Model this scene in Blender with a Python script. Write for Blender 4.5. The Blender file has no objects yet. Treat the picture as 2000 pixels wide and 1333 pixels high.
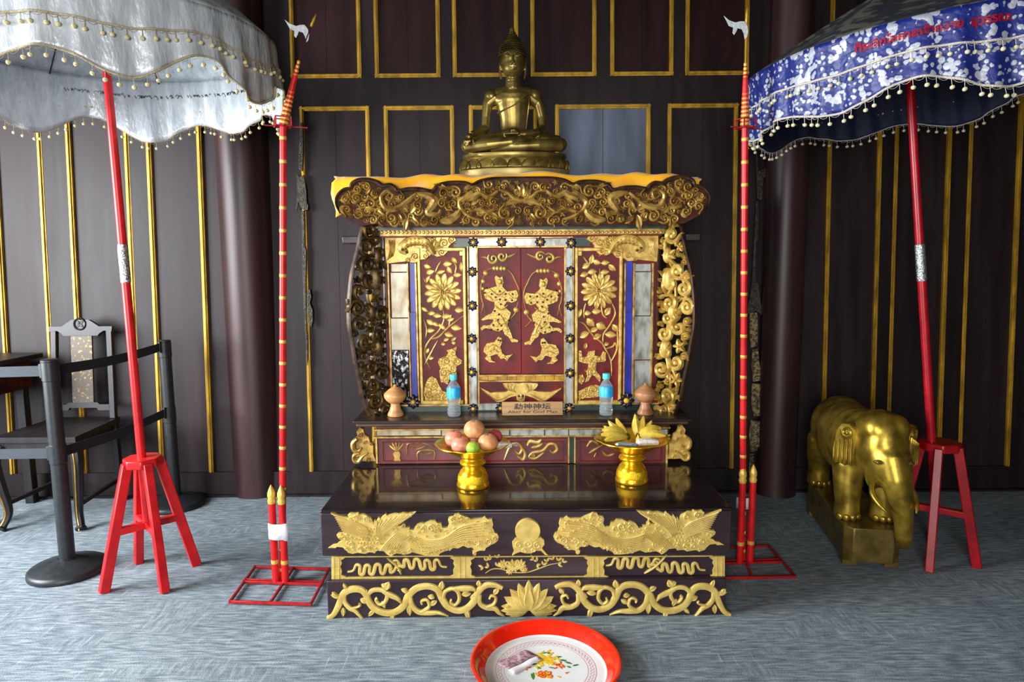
import bpy, bmesh, math, random
from mathutils import Vector, Matrix
PI = math.pi
SC = bpy.context.scene
COL = SC.collection

# ------------------------------------------------------------------ camera, light, exposure
CAM = Vector((0, 0, 1.45)); F = 2000 * 24 / 36
CROT = Matrix.Rotation(math.radians(83.0), 3, 'X') @ Matrix.Rotation(math.radians(-0.45), 3, 'Z')
cam_d = bpy.data.cameras.new('camera'); cam_d.lens = 24; cam_d.sensor_width = 36; cam_d.clip_start = .05
cam = bpy.data.objects.new('camera', cam_d); COL.objects.link(cam)
cam.matrix_world = Matrix.Translation(CAM) @ CROT.to_4x4()
SC.camera = cam
SC.view_settings.view_transform = 'Standard'; SC.view_settings.look = 'None'
SC.view_settings.gamma = 1; SC.view_settings.use_curve_mapping = False
SC.view_settings.exposure = 0.0
W = bpy.data.worlds.new('world'); SC.world = W; W.use_nodes = True
W.node_tree.nodes['Background'].inputs[0].default_value = (.75, .87, 1, 1)
W.node_tree.nodes['Background'].inputs[1].default_value = .9

def area(name, loc, target, sx, sy, power, color, spread=180):
    d = bpy.data.lights.new(name, 'AREA'); d.shape = 'RECTANGLE'; d.size = sx; d.size_y = sy
    d.energy = power; d.color = color; d.spread = math.radians(spread)
    o = bpy.data.objects.new(name, d); COL.objects.link(o); o.location = loc
    o.rotation_euler = (Vector(target) - Vector(loc)).to_track_quat('-Z', 'Y').to_euler()
    return o
# assumed daylight: the side window and the entrance behind the camera are unseen
area('assumed_window_daylight', (-4.2, 1.7, 1.75), (-2.0, 2.2, 1.35), 2.2, 2.0, 500, (.92, .965, 1))
area('assumed_entrance_daylight', (-.75, -2.3, 1.5), (-.25, 3, 1.0), 1.7, 2.2, 112, (1, .98, .95), 125)
area('assumed_weak_light', (1.75, -2.3, 1.9), (1.5, 3, 1.3), .7, .9, 12, (1, .97, .93))  # added weak area light, source assumed; the front wall has no opening here

# ------------------------------------------------------------------ pixel rays used to measure the place
def ray(px, py): return CROT @ Vector(((px - 1000) / F, -(py - 666.5) / F, -1))
def onY(px, py, Y):
    r = ray(px, py); return CAM + r * (Y / r.y)
def onZ(px, py, Z):
    r = ray(px, py); return CAM + r * ((Z - CAM.z) / r.z)
def pxm(p):
    d = CROT.transposed() @ (Vector(p) - CAM); return -d.z / F       # metres per pixel at a point

class Fr:                                                           # a measuring frame on a plane
    def __init__(s, O, u, v):
        s.O = Vector(O); s.u = Vector(u).normalized(); s.v = Vector(v).normalized(); s.n = s.u.cross(s.v)
    def px(s, x, y):
        r = ray(x, y); t = (s.O - CAM).dot(s.n) / r.dot(s.n); d = CAM + r * t - s.O
        return (d.dot(s.u), d.dot(s.v))
    def P(s, a, b, h=0): return s.O + s.u * a + s.v * b + s.n * h
def front(Y): return Fr((0, Y, 0), (1, 0, 0), (0, 0, 1))

# ------------------------------------------------------------------ materials
def lin(h):
    h = h.lstrip('#'); c = [int(h[i:i + 2], 16) / 255 for i in (0, 2, 4)]
    return tuple(x / 12.92 if x <= .04045 else ((x + .055) / 1.055) ** 2.4 for x in c) + (1,)
def mat(name, c1, c2=None, rough=.5, metal=0, scale=(20, 20, 20), bump=0, bscale=None, contrast=(.35, .65), coat=0, spec=.5, rvar=0, detail=4, trans=0, ior=1.45, sheen=0):
    m = bpy.data.materials.new(name); m.use_nodes = True; nt = m.node_tree; n = nt.nodes; l = nt.links
    b = n['Principled BSDF']; b.inputs['Roughness'].default_value = rough; b.inputs['Metallic'].default_value = metal
    b.inputs['Coat Weight'].default_value = coat; b.inputs['Specular IOR Level'].default_value = spec
    b.inputs['Transmission Weight'].default_value = trans; b.inputs['IOR'].default_value = ior
    b.inputs['Sheen Weight'].default_value = sheen
    b.inputs['Base Color'].default_value = lin(c1)
    if c2 or bump or rvar:
        tc = n.new('ShaderNodeTexCoord'); mp = n.new('ShaderNodeMapping'); mp.inputs['Scale'].default_value = scale
        l.new(tc.outputs['Object'], mp.inputs[0])
        nz = n.new('ShaderNodeTexNoise'); nz.inputs['Scale'].default_value = 1; nz.inputs['Detail'].default_value = detail
        l.new(mp.outputs[0], nz.inputs['Vector'])
        rp = n.new('ShaderNodeValToRGB'); rp.color_ramp.elements[0].position = contrast[0]; rp.color_ramp.elements[1].position = contrast[1]
        rp.color_ramp.elements[0].color = lin(c2 or c1); rp.color_ramp.elements[1].color = lin(c1)
        l.new(nz.outputs['Fac'], rp.inputs[0])
        if c2: l.new(rp.outputs[0], b.inputs['Base Color'])
        if rvar:
            mr = n.new('ShaderNodeMapRange'); mr.inputs[3].default_value = max(.02, rough - rvar); mr.inputs[4].default_value = rough + rvar
            l.new(nz.outputs['Fac'], mr.inputs[0]); l.new(mr.outputs[0], b.inputs['Roughness'])
        if bump:
            bn = n.new('ShaderNodeBump'); bn.inputs['Strength'].default_value = bump; bn.inputs['Distance'].default_value = .004
            src = nz
            if bscale:
                mp2 = n.new('ShaderNodeMapping'); mp2.inputs['Scale'].default_value = bscale; l.new(tc.outputs['Object'], mp2.inputs[0])
                src = n.new('ShaderNodeTexNoise'); src.inputs['Scale'].default_value = 1; src.inputs['Detail'].default_value = 3
                l.new(mp2.outputs[0], src.inputs['Vector'])
            l.new(src.outputs['Fac'], bn.inputs['Height']); l.new(bn.outputs[0], b.inputs['Normal'])
    return m
M = {}
M['wall'] = mat('dark_wall_wood', '#2a1e20', '#1d1416', .5, scale=(14, 14, 1.2), bump=.15, rvar=.1, spec=.3)
M['stile'] = mat('dark_stile_wood', '#23191b', '#181112', .5, scale=(16, 16, 1.5), bump=.12, rvar=.1, spec=.3)
M['upper'] = mat('maroon_panel_wood', '#2b1214', '#1c0c0d', .45, scale=(12, 12, 1), bump=.15, rvar=.1, spec=.3)
M['bluepanel'] = mat('lit_blue_grey_board', '#5d6779', '#3d4553', .5, scale=(9, 9, 1.2), bump=.25)  # daylight caught by one panel is put into its blue-grey colour
M['pillar'] = mat('pillar_wood', '#3a2122', '#231617', .42, scale=(11, 11, .7), bump=.15, rvar=.12, spec=.4)
M['moulding'] = mat('gilt_moulding', '#c99f2e', '#94701f', .45, metal=.35, scale=(30, 30, 7), bump=.2)
M['ceil'] = mat('dark_ceiling_boards', '#211a1a', '#171212', .7, scale=(20, 2, 2))
M['lacquer'] = mat('dark_plum_lacquer', '#33252b', '#2a1e23', .3, scale=(4, 30, 30), bump=.06, rvar=.06)
M['lactop'] = mat('glossy_lacquer_top', '#241a1a', '#1a1314', .13, scale=(3, 20, 20), bump=.05, rvar=.05, coat=.3)
M['goldpaint'] = mat('gold_paint', '#cdb564', '#b69a4c', .42, metal=.15, scale=(25, 25, 25), bump=.15, bscale=(150, 150, 150))
M['goldline'] = mat('gold_paint_raised', '#dcc67e', '#cdb468', .4, metal=.15)
M['oldgold'] = mat('aged_gilding', '#b4924a', '#6b4a20', .36, metal=.4, scale=(28, 28, 28), bump=.3, contrast=(.3, .6))
M['gilt2'] = mat('bright_gilding', '#d2b260', '#a68238', .36, metal=.3, scale=(30, 30, 30), bump=.2)
M['figure'] = mat('worn_gilt_figures', '#d0ae58', '#8c6428', .4, metal=.3, scale=(110, 110, 110), bump=.6, contrast=(.3, .6))
M['shadegilt'] = mat('shaded_gilding', '#6d5528', '#2a2012', .42, metal=.4, scale=(24, 24, 24), bump=.3, contrast=(.35, .7))  # wing turned from the assumed window: its shade is put into this darker gilding
M['cornice'] = mat('cornice_red_brown', '#4a2012', '#28110a', .55, scale=(20, 20, 20), bump=.2, spec=.2)
M['rimdark'] = mat('dark_carved_rim', '#4a3320', '#2a1b12', .4, metal=.25, scale=(30, 30, 30), bump=.2)
M['redpanel'] = mat('red_lacquer_panel', '#721512', '#4c0d0d', .45, scale=(9, 9, 4), bump=.08, spec=.3)
M['redbase'] = mat('dull_red_lacquer', '#6d2a26', '#48191b', .4, scale=(9, 9, 9), bump=.1)
M['green'] = mat('dark_green_lacquer', '#1c3a30', '#12241f', .35, scale=(30, 30, 30))
M['blueglass'] = mat('cobalt_blue_glass', '#1b28c4', '#0e146e', .35, scale=(14, 14, 8))
M['mirror'] = mat('aged_mirror_tile', '#a2a6a0', '#6f6a5c', .28, metal=.2, scale=(30, 30, 14), contrast=(.3, .55), bump=.06)
M['mirrorworn'] = mat('rust_stained_mirror', '#a8a18c', '#74552f', .3, metal=.2, scale=(20, 20, 9), contrast=(.3, .6), bump=.1)
M['mirrordark'] = mat('blackened_mirror', '#c8ccd0', '#1d1916', .12, metal=.5, scale=(70, 70, 45), contrast=(.5, .6), bump=.25)
M['amber'] = mat('amber_glass', '#c39324', '#8e6415', .2, scale=(20, 20, 20), coat=.3)
M['stud'] = mat('dark_stud_petal', '#2b2330', '#15111a', .3, metal=.2, scale=(60, 60, 60))
M['studc'] = mat('yellow_stud_centre', '#d8ab2c', rough=.35)
M['blackdot'] = mat('black_bead', '#14100e', rough=.2)
M['ledge'] = mat('dark_ledge_wood', '#2e211b', '#1c1513', .28, scale=(3, 25, 25), bump=.1, rvar=.08)
M['ledgeedge'] = mat('worn_ledge_edge', '#5d4531', '#34241c', .42, scale=(5, 30, 30), bump=.2)
M['cloth'] = mat('yellow_satin', '#f7b91a', '#f0a40c', .36, scale=(5, 5, 5), sheen=.4)
M['bronze'] = mat('aged_bronze', '#9a8546', '#62522a', .35, metal=.78, scale=(12, 12, 12), bump=.08, rvar=.08)
M['bronzedark'] = mat('dark_bronze', '#5a4a28', '#3a2f1a', .4, metal=.8, scale=(20, 20, 20), bump=.1)
M['bronzepale'] = mat('pale_bronze_plinth', '#a8935a', '#857241', .42, metal=.55, scale=(12, 12, 12), bump=.1)
M['elephant'] = mat('gold_leafed_elephant', '#ad9134', '#765f20', .33, metal=.75, scale=(14, 14, 14), bump=.1, rvar=.1)
M['elebase'] = mat('gold_elephant_base', '#83703a', '#5e4d22', .4, metal=.55, scale=(14, 14, 14), bump=.1)
M['bowl'] = mat('polished_gold', '#f0bd22', '#dfa412', .24, metal=.75, scale=(20, 20, 20))
M['bowlrel'] = mat('embossed_gold', '#f5c728', '#dfa412', .28, metal=.7, scale=(20, 20, 20), bump=.8, bscale=(260, 260, 260))
M['red'] = mat('red_paint', '#cf1a1f', '#b01318', .34, scale=(14, 14, 14), bump=.08, rvar=.06)
M['reddark'] = mat('crimson_paint', '#a80f1c', '#8a0a16', .3, scale=(14, 14, 14), bump=.08)
M['redmetal'] = mat('red_metal_tube', '#a8191f', '#7d1519', .35, scale=(40, 40, 40), bump=.1)
M['band'] = mat('gold_band', '#e0b95a', '#c49a3c', .4, metal=.3)
M['foil'] = mat('crinkled_foil', '#c9cdd0', '#6e7376', .25, metal=.8, scale=(160, 160, 160), contrast=(.4, .55), bump=.9)
M['blackplastic'] = mat('black_plastic', '#23272b', '#1b1e21', .42, scale=(50, 50, 50))
M['belt'] = mat('shaded_woven_belt', '#1c2126', '#15191d', .75, scale=(20, 20, 300))  # belts facing away from the light; their shade is put into the colour
M['beltlit'] = mat('lit_woven_belt', '#2b333b', '#232a31', .75, scale=(20, 20, 300))  # same belt where daylight reaches it, painted lighter
M['chair'] = mat('black_chair_wood', '#221d1f', '#171315', .45, scale=(20, 20, 4), bump=.1)
M['chairgold'] = mat('gold_crackle_splat', '#4c4238', '#94793a', .5, metal=.2, scale=(60, 60, 60), contrast=(.36, .42))
M['goldthin'] = mat('gold_line_paint', '#b8912f', '#8a6a20', .4, metal=.4)
M['white'] = mat('white_paper', '#eceef0', '#dfe2e6', .7, scale=(30, 30, 30))
M['ink'] = mat('black_ink', '#17130f', rough=.6)
M['brass'] = mat('gold_sign_plate', '#8f6c3c', '#6f5230', .4, metal=.3, scale=(5, 60, 60))
M['palewood'] = mat('pale_turned_wood', '#cf9a63', '#b27c48', .4, scale=(8, 8, 60), bump=.06)
M['brownwood'] = mat('brown_turned_wood', '#b07d55', '#8f5f3c', .4, scale=(8, 8, 60), bump=.06)
M['enred'] = mat('red_enamel', '#ee2a12', '#d91c0c', .16, scale=(6, 6, 6), coat=.6)
M['enwhite'] = mat('white_enamel', '#e9ebea', '#dde0df', .16, scale=(6, 6, 6), coat=.5)
M['pink'] = mat('pink_print', '#d79aa0', rough=.3)
M['note'] = mat('banknote_paper', '#c8a7ae', '#8f6a78', .7, scale=(90, 90, 90), contrast=(.4, .6))
M['noteclear'] = mat('white_note_edge', '#e3dfe2', rough=.6)
M['yellowpr'] = mat('yellow_print', '#f0cf3c', '#d9a81e', .3, scale=(120, 120, 120))
M['orangepr'] = mat('orange_print', '#e2641a', '#c8380f', .3, scale=(120, 120, 120))
M['greenpr'] = mat('green_print', '#4d8a3d', '#2f6430', .3, scale=(120, 120, 120))
M['pompom'] = mat('cream_pompom', '#d8cda0', '#b7a873', .85, scale=(260, 260, 260), bump=.5)
M['pompomw'] = mat('ivory_pompom', '#ded9bd', '#bdb488', .85, scale=(260, 260, 260), bump=.5)
M['braid'] = mat('beige_braid', '#b3a88e', '#8f836a', .8, scale=(200, 200, 200), bump=.6)
M['braidw'] = mat('ivory_braid', '#d0c9be', '#a9a094', .8, scale=(200, 200, 200), bump=.6)
M['steelpin'] = mat('white_metal', '#dfe4e8', '#b9c0c6', .35, metal=.3, scale=(60, 60, 60))
M['filigree'] = mat('tarnished_filigree', '#a08f68', '#574a36', .4, metal=.5, scale=(50, 50, 50), contrast=(.4, .6))
M['filidark'] = mat('blackened_filigree', '#4c463c', '#2b2722', .45, metal=.5, scale=(50, 50, 50))
M['capblue'] = mat('cyan_cap', '#4fd0e0', rough=.35)
M['brocshade'] = mat('shaded_navy_reverse', '#161d3d', '#0f142c', .7, scale=(40, 40, 40))  # brocade's darker reverse; the unlit inside's shade is also in this colour
M['labelblue'] = mat('blue_label', '#1aa0e6', '#2fb7f2', .35, scale=(40, 40, 40))
M['plastic'] = mat('clear_bottle', '#e6eef2', rough=.05, trans=.85, ior=1.22)
M['apple1'] = mat('tan_apple_skin', '#d39d68', '#c07f55', .4, scale=(40, 40, 40))
M['apple2'] = mat('peach_apple_skin', '#d99478', '#c7654f', .4, scale=(30, 30, 70), contrast=(.3, .7))
M['apple3'] = mat('red_apple_skin', '#d0565a', '#b63a44', .35, scale=(30, 30, 70))
M['lime'] = mat('lime_skin', '#9fc042', '#86aa30', .35, scale=(60, 60, 60), bump=.1)
M['banana'] = mat('banana_skin', '#d9bf4a', '#b99a32', .5, scale=(30, 30, 30))
M['bananaend'] = mat('banana_tip', '#5b4a28', '#3a2f1c', .7)
M['candy'] = mat('white_wrapper', '#dcd6cb', '#b9b0a2', .3, scale=(60, 60, 60), bump=.5)
M['cellophane'] = mat('shiny_wrapper', '#b9c4d6', '#7fa9a0', .15, metal=.6, scale=(60, 60, 60), bump=.8)

def carpet():
    m = bpy.data.materials.new('grey_blue_carpet'); m.use_nodes = True; nt = m.node_tree; n = nt.nodes; l = nt.links
    b = n['Principled BSDF']; b.inputs['Roughness'].default_value = .95; b.inputs['Specular IOR Level'].default_value = .1
    tc = n.new('ShaderNodeTexCoord')
    def nz(scale, det=3, dim=None):
        mp = n.new('ShaderNodeMapping'); mp.inputs['Scale'].default_value = scale; l.new(tc.outputs['Object'], mp.inputs[0])
        t = n.new('ShaderNodeTexNoise'); t.inputs['Scale'].default_value = 1; t.inputs['Detail'].default_value = det
        l.new(mp.outputs[0], t.inputs['Vector']); return t
    def ramp(src, a, b_):
        r = n.new('ShaderNodeMapRange'); r.inputs[1].default_value = a; r.inputs[2].default_value = b_; r.clamp = True
        l.new(src, r.inputs[0]); return r.outputs[0]
    def mix(a, b_, f):
        x = n.new('ShaderNodeMix'); x.data_type = 'FLOAT'
        for s, val in ((x.inputs[2], a), (x.inputs[3], b_), (x.inputs[0], f)):
            if isinstance(val, (int, float)): s.default_value = val
            else: l.new(val, s)
        return x.outputs[0]
    hs = ramp(nz((13, 85, 1), 3).outputs['Fac'], .3, .7)       # streaks across
    vs = ramp(nz((60, 13, 1), 4).outputs['Fac'], .33, .68)       # streaks in depth
    patch = ramp(nz((2.6, 5.0, 1), 1).outputs['Fac'], .56, .62)    # woven patches
    fib = nz((220, 420, 1), 2).outputs['Fac']
    big = ramp(nz((1.1, 1.6, 1), 2).outputs['Fac'], .3, .7)
    pm = n.new('ShaderNodeMath'); pm.operation = 'MULTIPLY'; pm.inputs[1].default_value = .55; l.new(patch, pm.inputs[0])
    a = mix(hs, vs, pm.outputs[0]); a = mix(a, big, .25); a = mix(a, ramp(fib, .3, .7), .38); a = mix(a, 1.0, mix(0.0, .4, ramp(nz((60, 5, 1), 2).outputs['Fac'], .66, .74))); a = mix(a, .95, mix(0.0, .4, ramp(nz((5, 80, 1), 2).outputs['Fac'], .64, .74)))
    r = n.new('ShaderNodeValToRGB'); e = r.color_ramp.elements
    e[0].position = .1; e[0].color = lin('#3d4852'); e[1].position = .9; e[1].color = lin('#b0b9bd')
    x = r.color_ramp.elements.new(.5); x.color = lin('#7a858c')
    l.new(a, r.inputs[0]); l.new(r.outputs[0], b.inputs['Base Color'])
    bn = n.new('ShaderNodeBump'); bn.inputs['Strength'].default_value = .5; bn.inputs['Distance'].default_value = .004
    l.new(fib, bn.inputs['Height']); l.new(bn.outputs[0], b.inputs['Normal'])
    return m
M['carpet'] = carpet()

def satin(name, base, dark, pat, lo, hi, rough, metal, scale, bumpd=.3, metal2=0.0, pat_rough=.3):
    """woven cloth: base weave with flower-like blotches of a second thread"""
    m = bpy.data.materials.new(name); m.use_nodes = True; nt = m.node_tree; n = nt.nodes; l = nt.links
    b = n['Principled BSDF']; tc = n.new('ShaderNodeTexCoord')
    def tex(kind, sc):
        mp = n.new('ShaderNodeMapping'); mp.inputs['Scale'].default_value = (sc,) * 3; l.new(tc.outputs['Object'], mp.inputs[0])
        t = n.new(kind); t.inputs['Scale'].default_value = 1; l.new(mp.outputs[0], t.inputs['Vector']); return t
    v = tex('ShaderNodeTexVoronoi', scale); k = tex('ShaderNodeTexNoise', scale * .38); k.inputs['Detail'].default_value = 2
    k2 = tex('ShaderNodeTexNoise', scale * 1.7)
    def math_(op, a, b_):
        x = n.new('ShaderNodeMath'); x.operation = op
        for i, val in enumerate((a, b_)):
            if isinstance(val, (int, float)): x.inputs[i].default_value = val
            else: l.new(val, x.inputs[i])
        return x.outputs[0]
    s = math_('SUBTRACT', math_('MULTIPLY', k.outputs['Fac'], 1.5), math_('MULTIPLY', v.outputs['Distance'], .75))
    s = math_('ADD', s, math_('MULTIPLY', k2.outputs['Fac'], .25))
    mr = n.new('ShaderNodeMapRange'); mr.inputs[1].default_value = lo; mr.inputs[2].default_value = hi; mr.clamp = True; l.new(s, mr.inputs[0])
    bc = n.new('ShaderNodeMix'); bc.data_type = 'RGBA'; bc.inputs[6].default_value = lin(dark); bc.inputs[7].default_value = lin(base); l.new(k2.outputs['Fac'], bc.inputs[0])
    fc = n.new('ShaderNodeMix'); fc.data_type = 'RGBA'; fc.inputs[7].default_value = lin(pat); l.new(bc.outputs[2], fc.inputs[6]); l.new(mr.outputs[0], fc.inputs[0])
    l.new(fc.outputs[2], b.inputs['Base Color'])
    rr = n.new('ShaderNodeMapRange'); rr.inputs[3].default_value = rough; rr.inputs[4].default_value = pat_rough; l.new(mr.outputs[0], rr.inputs[0]); l.new(rr.outputs[0], b.inputs['Roughness'])
    mm = n.new('ShaderNodeMapRange'); mm.inputs[3].default_value = metal; mm.inputs[4].default_value = metal2; l.new(mr.outputs[0], mm.inputs[0]); l.new(mm.outputs[0], b.inputs['Metallic'])
    bn = n.new('ShaderNodeBump'); bn.inputs['Strength'].default_value = bumpd; bn.inputs['Distance'].default_value = .004
    l.new(s, bn.inputs['Height']); l.new(bn.outputs[0], b.inputs['Normal'])
    return m
M['whitesatin'] = mat('white_silver_satin', '#d2d7db', '#b2b8be', .3, metal=.25, scale=(22, 22, 6), bump=1.0, bscale=(60, 60, 22), rvar=.12)
M['bluebroc'] = satin('blue_brocade', '#16267c', '#0f1a56', '#a9adb8', .55, .62, .45, 0, 50, .7, .2, .4)
M['greybroc'] = satin('grey_floral_canopy', '#2c3038', '#22262e', '#565248', .48, .62, .6, 0, 20, .2, 0, .6)

# ------------------------------------------------------------------ mesh builder
class MB:
    def __init__(s): s.v = []; s.f = []; s.m = []; s.cur = 0
    def add(s, vs, fs):
        o = len(s.v); s.v += [tuple(p) for p in vs]
        for f in fs: s.f.append(tuple(i + o for i in f)); s.m.append(s.cur)
        return s
    def box(s, a, b):
        (x0, y0, z0), (x1, y1, z1) = a, b
        return s.add([(x0, y0, z0), (x1, y0, z0), (x1, y1, z0), (x0, y1, z0), (x0, y0, z1), (x1, y0, z1), (x1, y1, z1), (x0, y1, z1)],
                     [(0, 3, 2, 1), (4, 5, 6, 7), (0, 1, 5, 4), (1, 2, 6, 5), (2, 3, 7, 6), (3, 0, 4, 7)])
    def fbox(s, fr, a0, b0, a1, b1, h0, h1):
        P = fr.P
        return s.add([P(a0, b0, h0), P(a1, b0, h0), P(a1, b1, h0), P(a0, b1, h0), P(a0, b0, h1), P(a1, b0, h1), P(a1, b1, h1), P(a0, b1, h1)],
                     [(0, 3, 2, 1), (4, 5, 6, 7), (0, 1, 5, 4), (1, 2, 6, 5), (2, 3, 7, 6), (3, 0, 4, 7)])
    def pbox(s, fr, x0, y0, x1, y1, h0, h1):                        # box measured in photo pixels on a frame
        a = fr.px(x0, (y0 + y1) / 2)[0]; c = fr.px(x1, (y0 + y1) / 2)[0]
        b = fr.px((x0 + x1) / 2, y1)[1]; d = fr.px((x0 + x1) / 2, y0)[1]
        return s.fbox(fr, a, b, c, d, h0, h1)
    def tube(s, path, r, n=8, flat=1.0, up=None, close=False):
        path = [Vector(p) for p in path]; N = len(path)
        if not isinstance(r, (list, tuple)): r = [r] * N
        t0 = (path[1] - path[0]).normalized()
        ref = Vector(up) if up else (Vector((0, 0, 1)) if abs(t0.z) < .9 else Vector((1, 0, 0)))
        nn = (ref - t0 * ref.dot(t0)).normalized(); vs = []; pt = t0
        for i in range(N):
            if close: t = (path[(i + 1) % N] - path[i - 1]).normalized()
            else: t = (path[min(i + 1, N - 1)] - path[max(i - 1, 0)])
            t = t.normalized() if t.length > 1e-9 else pt
            nn = (nn - t * nn.dot(t)); nn = nn.normalized() if nn.length > 1e-6 else ref
            bb = t.cross(nn); pt = t
            for k in range(n):
                a = 2 * PI * k / n
                vs.append(path[i] + nn * math.cos(a) * r[i] * flat + bb * math.sin(a) * r[i])
        fs = []
        for i in range(N if close else N - 1):
            j = (i + 1) % N
            for k in range(n): fs.append((i * n + k, i * n + (k + 1) % n, j * n + (k + 1) % n, j * n + k))
        if not close: fs.append(tuple(range(n - 1, -1, -1))); fs.append(tuple((N - 1) * n + k for k in range(n)))
        return s.add(vs, fs)
    def bar(s, p, q, w, h, up=(0, 0, 1)):                           # rectangular bar between two points
        p, q = Vector(p), Vector(q); t = (q - p).normalized(); u = Vector(up)
        if abs(t.dot(u)) > .98: u = Vector((0, 1, 0))
        sd = t.cross(u).normalized(); u = sd.cross(t)
        vs = [c + sd * (a * w / 2) + u * (b * h / 2) for c in (p, q) for a, b in ((-1, -1), (1, -1), (1, 1), (-1, 1))]
        return s.add(vs, [(0, 1, 2, 3), (7, 6, 5, 4), (0, 4, 5, 1), (1, 5, 6, 2), (2, 6, 7, 3), (3, 7, 4, 0)])
    def lathe(s, prof, n=32, c=(0, 0, 0), rad=None, sx=1, sy=1):
        vs = []; c = Vector(c)
        for r, z in prof:
            for k in range(n):
                a = 2 * PI * k / n; rr = r * (rad(a, r, z) if rad else 1)
                vs.append(c + Vector((rr * math.cos(a) * sx, rr * math.sin(a) * sy, z)))
        fs = []
        for i in range(len(prof) - 1):
            for k in range(n): fs.append((i * n + k, i * n + (k + 1) % n, (i + 1) * n + (k + 1) % n, (i + 1) * n + k))
        if prof[0][0] < .004: fs.append(tuple(range(n - 1, -1, -1)))
        if prof[-1][0] < .004: fs.append(tuple((len(prof) - 1) * n + k for k in range(n)))
        return s.add(vs, fs)
    def sph(s, c, r, n=16, m=10, R=None):
        if not isinstance(r, (list, tuple)): r = (r, r, r)
        c = Vector(c); vs = [Vector((0, 0, 1))]; fs = []
        for i in range(1, m):
            p = PI * i / m
            for k in range(n):
                a = 2 * PI * k / n; vs.append(Vector((math.sin(p) * math.cos(a), math.sin(p) * math.sin(a), math.cos(p))))
        vs.append(Vector((0, 0, -1))); L = len(vs) - 1
        for k in range(n):
            fs.append((0, 1 + k, 1 + (k + 1) % n)); fs.append((L, L - n + (k + 1) % n, L - n + k))
        for i in range(m - 2):
            for k in range(n):
                a = 1 + i * n + k; b = 1 + i * n + (k + 1) % n; fs.append((a, a + n, b + n, b))
        out = []
        for v in vs:
            w = Vector((v.x * r[0], v.y * r[1], v.z * r[2]))
            if R: w = R @ w
            out.append(w + c)
        return s.add(out, fs)
    def prism(s, pts, off):
        n = len(pts); off = Vector(off); pts = [Vector(p) for p in pts]
        return s.add(pts + [p + off for p in pts], [tuple(range(n - 1, -1, -1)), tuple(range(n, 2 * n))] + [(i, (i + 1) % n, n + (i + 1) % n, n + i) for i in range(n)])
    # ---- relief on a frame
    def ridge(s, fr, pts, w, h, h0=0, sub=True):
        if sub and len(pts) > 2: pts = spline(pts, 4)
        N = len(pts)
        if not isinstance(w, (list, tuple)): w = [w * min(1, .35 + 3 * i / N, .35 + 3 * (N - 1 - i) / N) for i in range(N)]
        else: w = [w[min(len(w) - 1, int(i * (len(w) - 1) / max(1, N - 1)))] + (w[min(len(w) - 1, int(i * (len(w) - 1) / max(1, N - 1)) + 1)] - w[int(i * (len(w) - 1) / max(1, N - 1))]) * ((i * (len(w) - 1) / max(1, N - 1)) % 1) for i in range(N)]
        vs = []
        for i in range(N):
            a, b = pts[max(0, i - 1)], pts[min(N - 1, i + 1)]
            dx, dy = b[0] - a[0], b[1] - a[1]; L = math.hypot(dx, dy) or 1; nx, ny = -dy / L, dx / L
            hh = h if not callable(h) else h(i / max(1, N - 1))
            k = min(1, w[i] / (max(w) * .5 + 1e-9))
            for o, z in ((-1, 0), (-.72, .72), (0, 1), (.72, .72), (1, 0)):
                vs.append(fr.P(pts[i][0] + nx * o * w[i], pts[i][1] + ny * o * w[i], h0 + hh * z * (.4 + .6 * k) if z else h0 - .002))
        fs = []
        for i in range(N - 1):
            for k in range(4): fs.append((i * 5 + k, (i + 1) * 5 + k, (i + 1) * 5 + k + 1, i * 5 + k + 1))
        fs.append((0, 1, 2, 3, 4)); fs.append(tuple((N - 1) * 5 + k for k in (4, 3, 2, 1, 0)))
        return s.add(vs, fs)
    def blob(s, fr, poly, h, inset, h0=0):
        n = len(poly); area_ = sum(poly[i][0] * poly[(i + 1) % n][1] - poly[(i + 1) % n][0] * poly[i][1] for i in range(n))
        if area_ < 0: poly = poly[::-1]
        ins = []
        for i in range(n):
            a, b, c = poly[i - 1], poly[i], poly[(i + 1) % n]
            d1 = (b[0] - a[0], b[1] - a[1]); d2 = (c[0] - b[0], c[1] - b[1])
            l1 = math.hypot(*d1) or 1; l2 = math.hypot(*d2) or 1
            nx = -d1[1] / l1 - d2[1] / l2; ny = d1[0] / l1 + d2[0] / l2; L = math.hypot(nx, ny) or 1
            ins.append((b[0] + nx / L * inset, b[1] + ny / L * inset))
        vs = [fr.P(*p, h0 - .002) for p in poly] + [fr.P(*p, h0 + h * .6) for p in poly] + [fr.P(*p, h0 + h) for p in ins]
        fs = []
        for k in (0, 1):
            for i in range(n): j = (i + 1) % n; fs.append((k * n + i, k * n + j, (k + 1) * n + j, (k + 1) * n + i))
        fs.append(tuple(range(2 * n, 3 * n)))
        return s.add(vs, fs)
    def leaf(s, fr, a, b, ang, L, w, h, h0=0, bend=0, rnd=False):
        ca, sa = math.cos(ang), math.sin(ang); rows = [(0, .3), (.25, .7), (.55, 1), (.8, .92), (.94, .6), (1, .2)] if rnd else [(0, .12), (.18, .7), (.42, 1), (.7, .8), (.9, .35), (1, .02)]
        vs = []
        for t, q in rows:
            off = bend * L * t * t
            for o, z in ((-1, 0), (-.55, .8), (0, .62), (.55, .8), (1, 0)):
                x = t * L; y = o * q * w + off
                vs.append(fr.P(a + ca * x - sa * y, b + sa * x + ca * y, h0 + (z * h * (.35 + .65 * q) if z else -.002)))
        fs = [(i * 5 + k, (i + 1) * 5 + k, (i + 1) * 5 + k + 1, i * 5 + k + 1) for i in range(5) for k in range(4)]
        return s.add(vs, fs)
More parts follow.
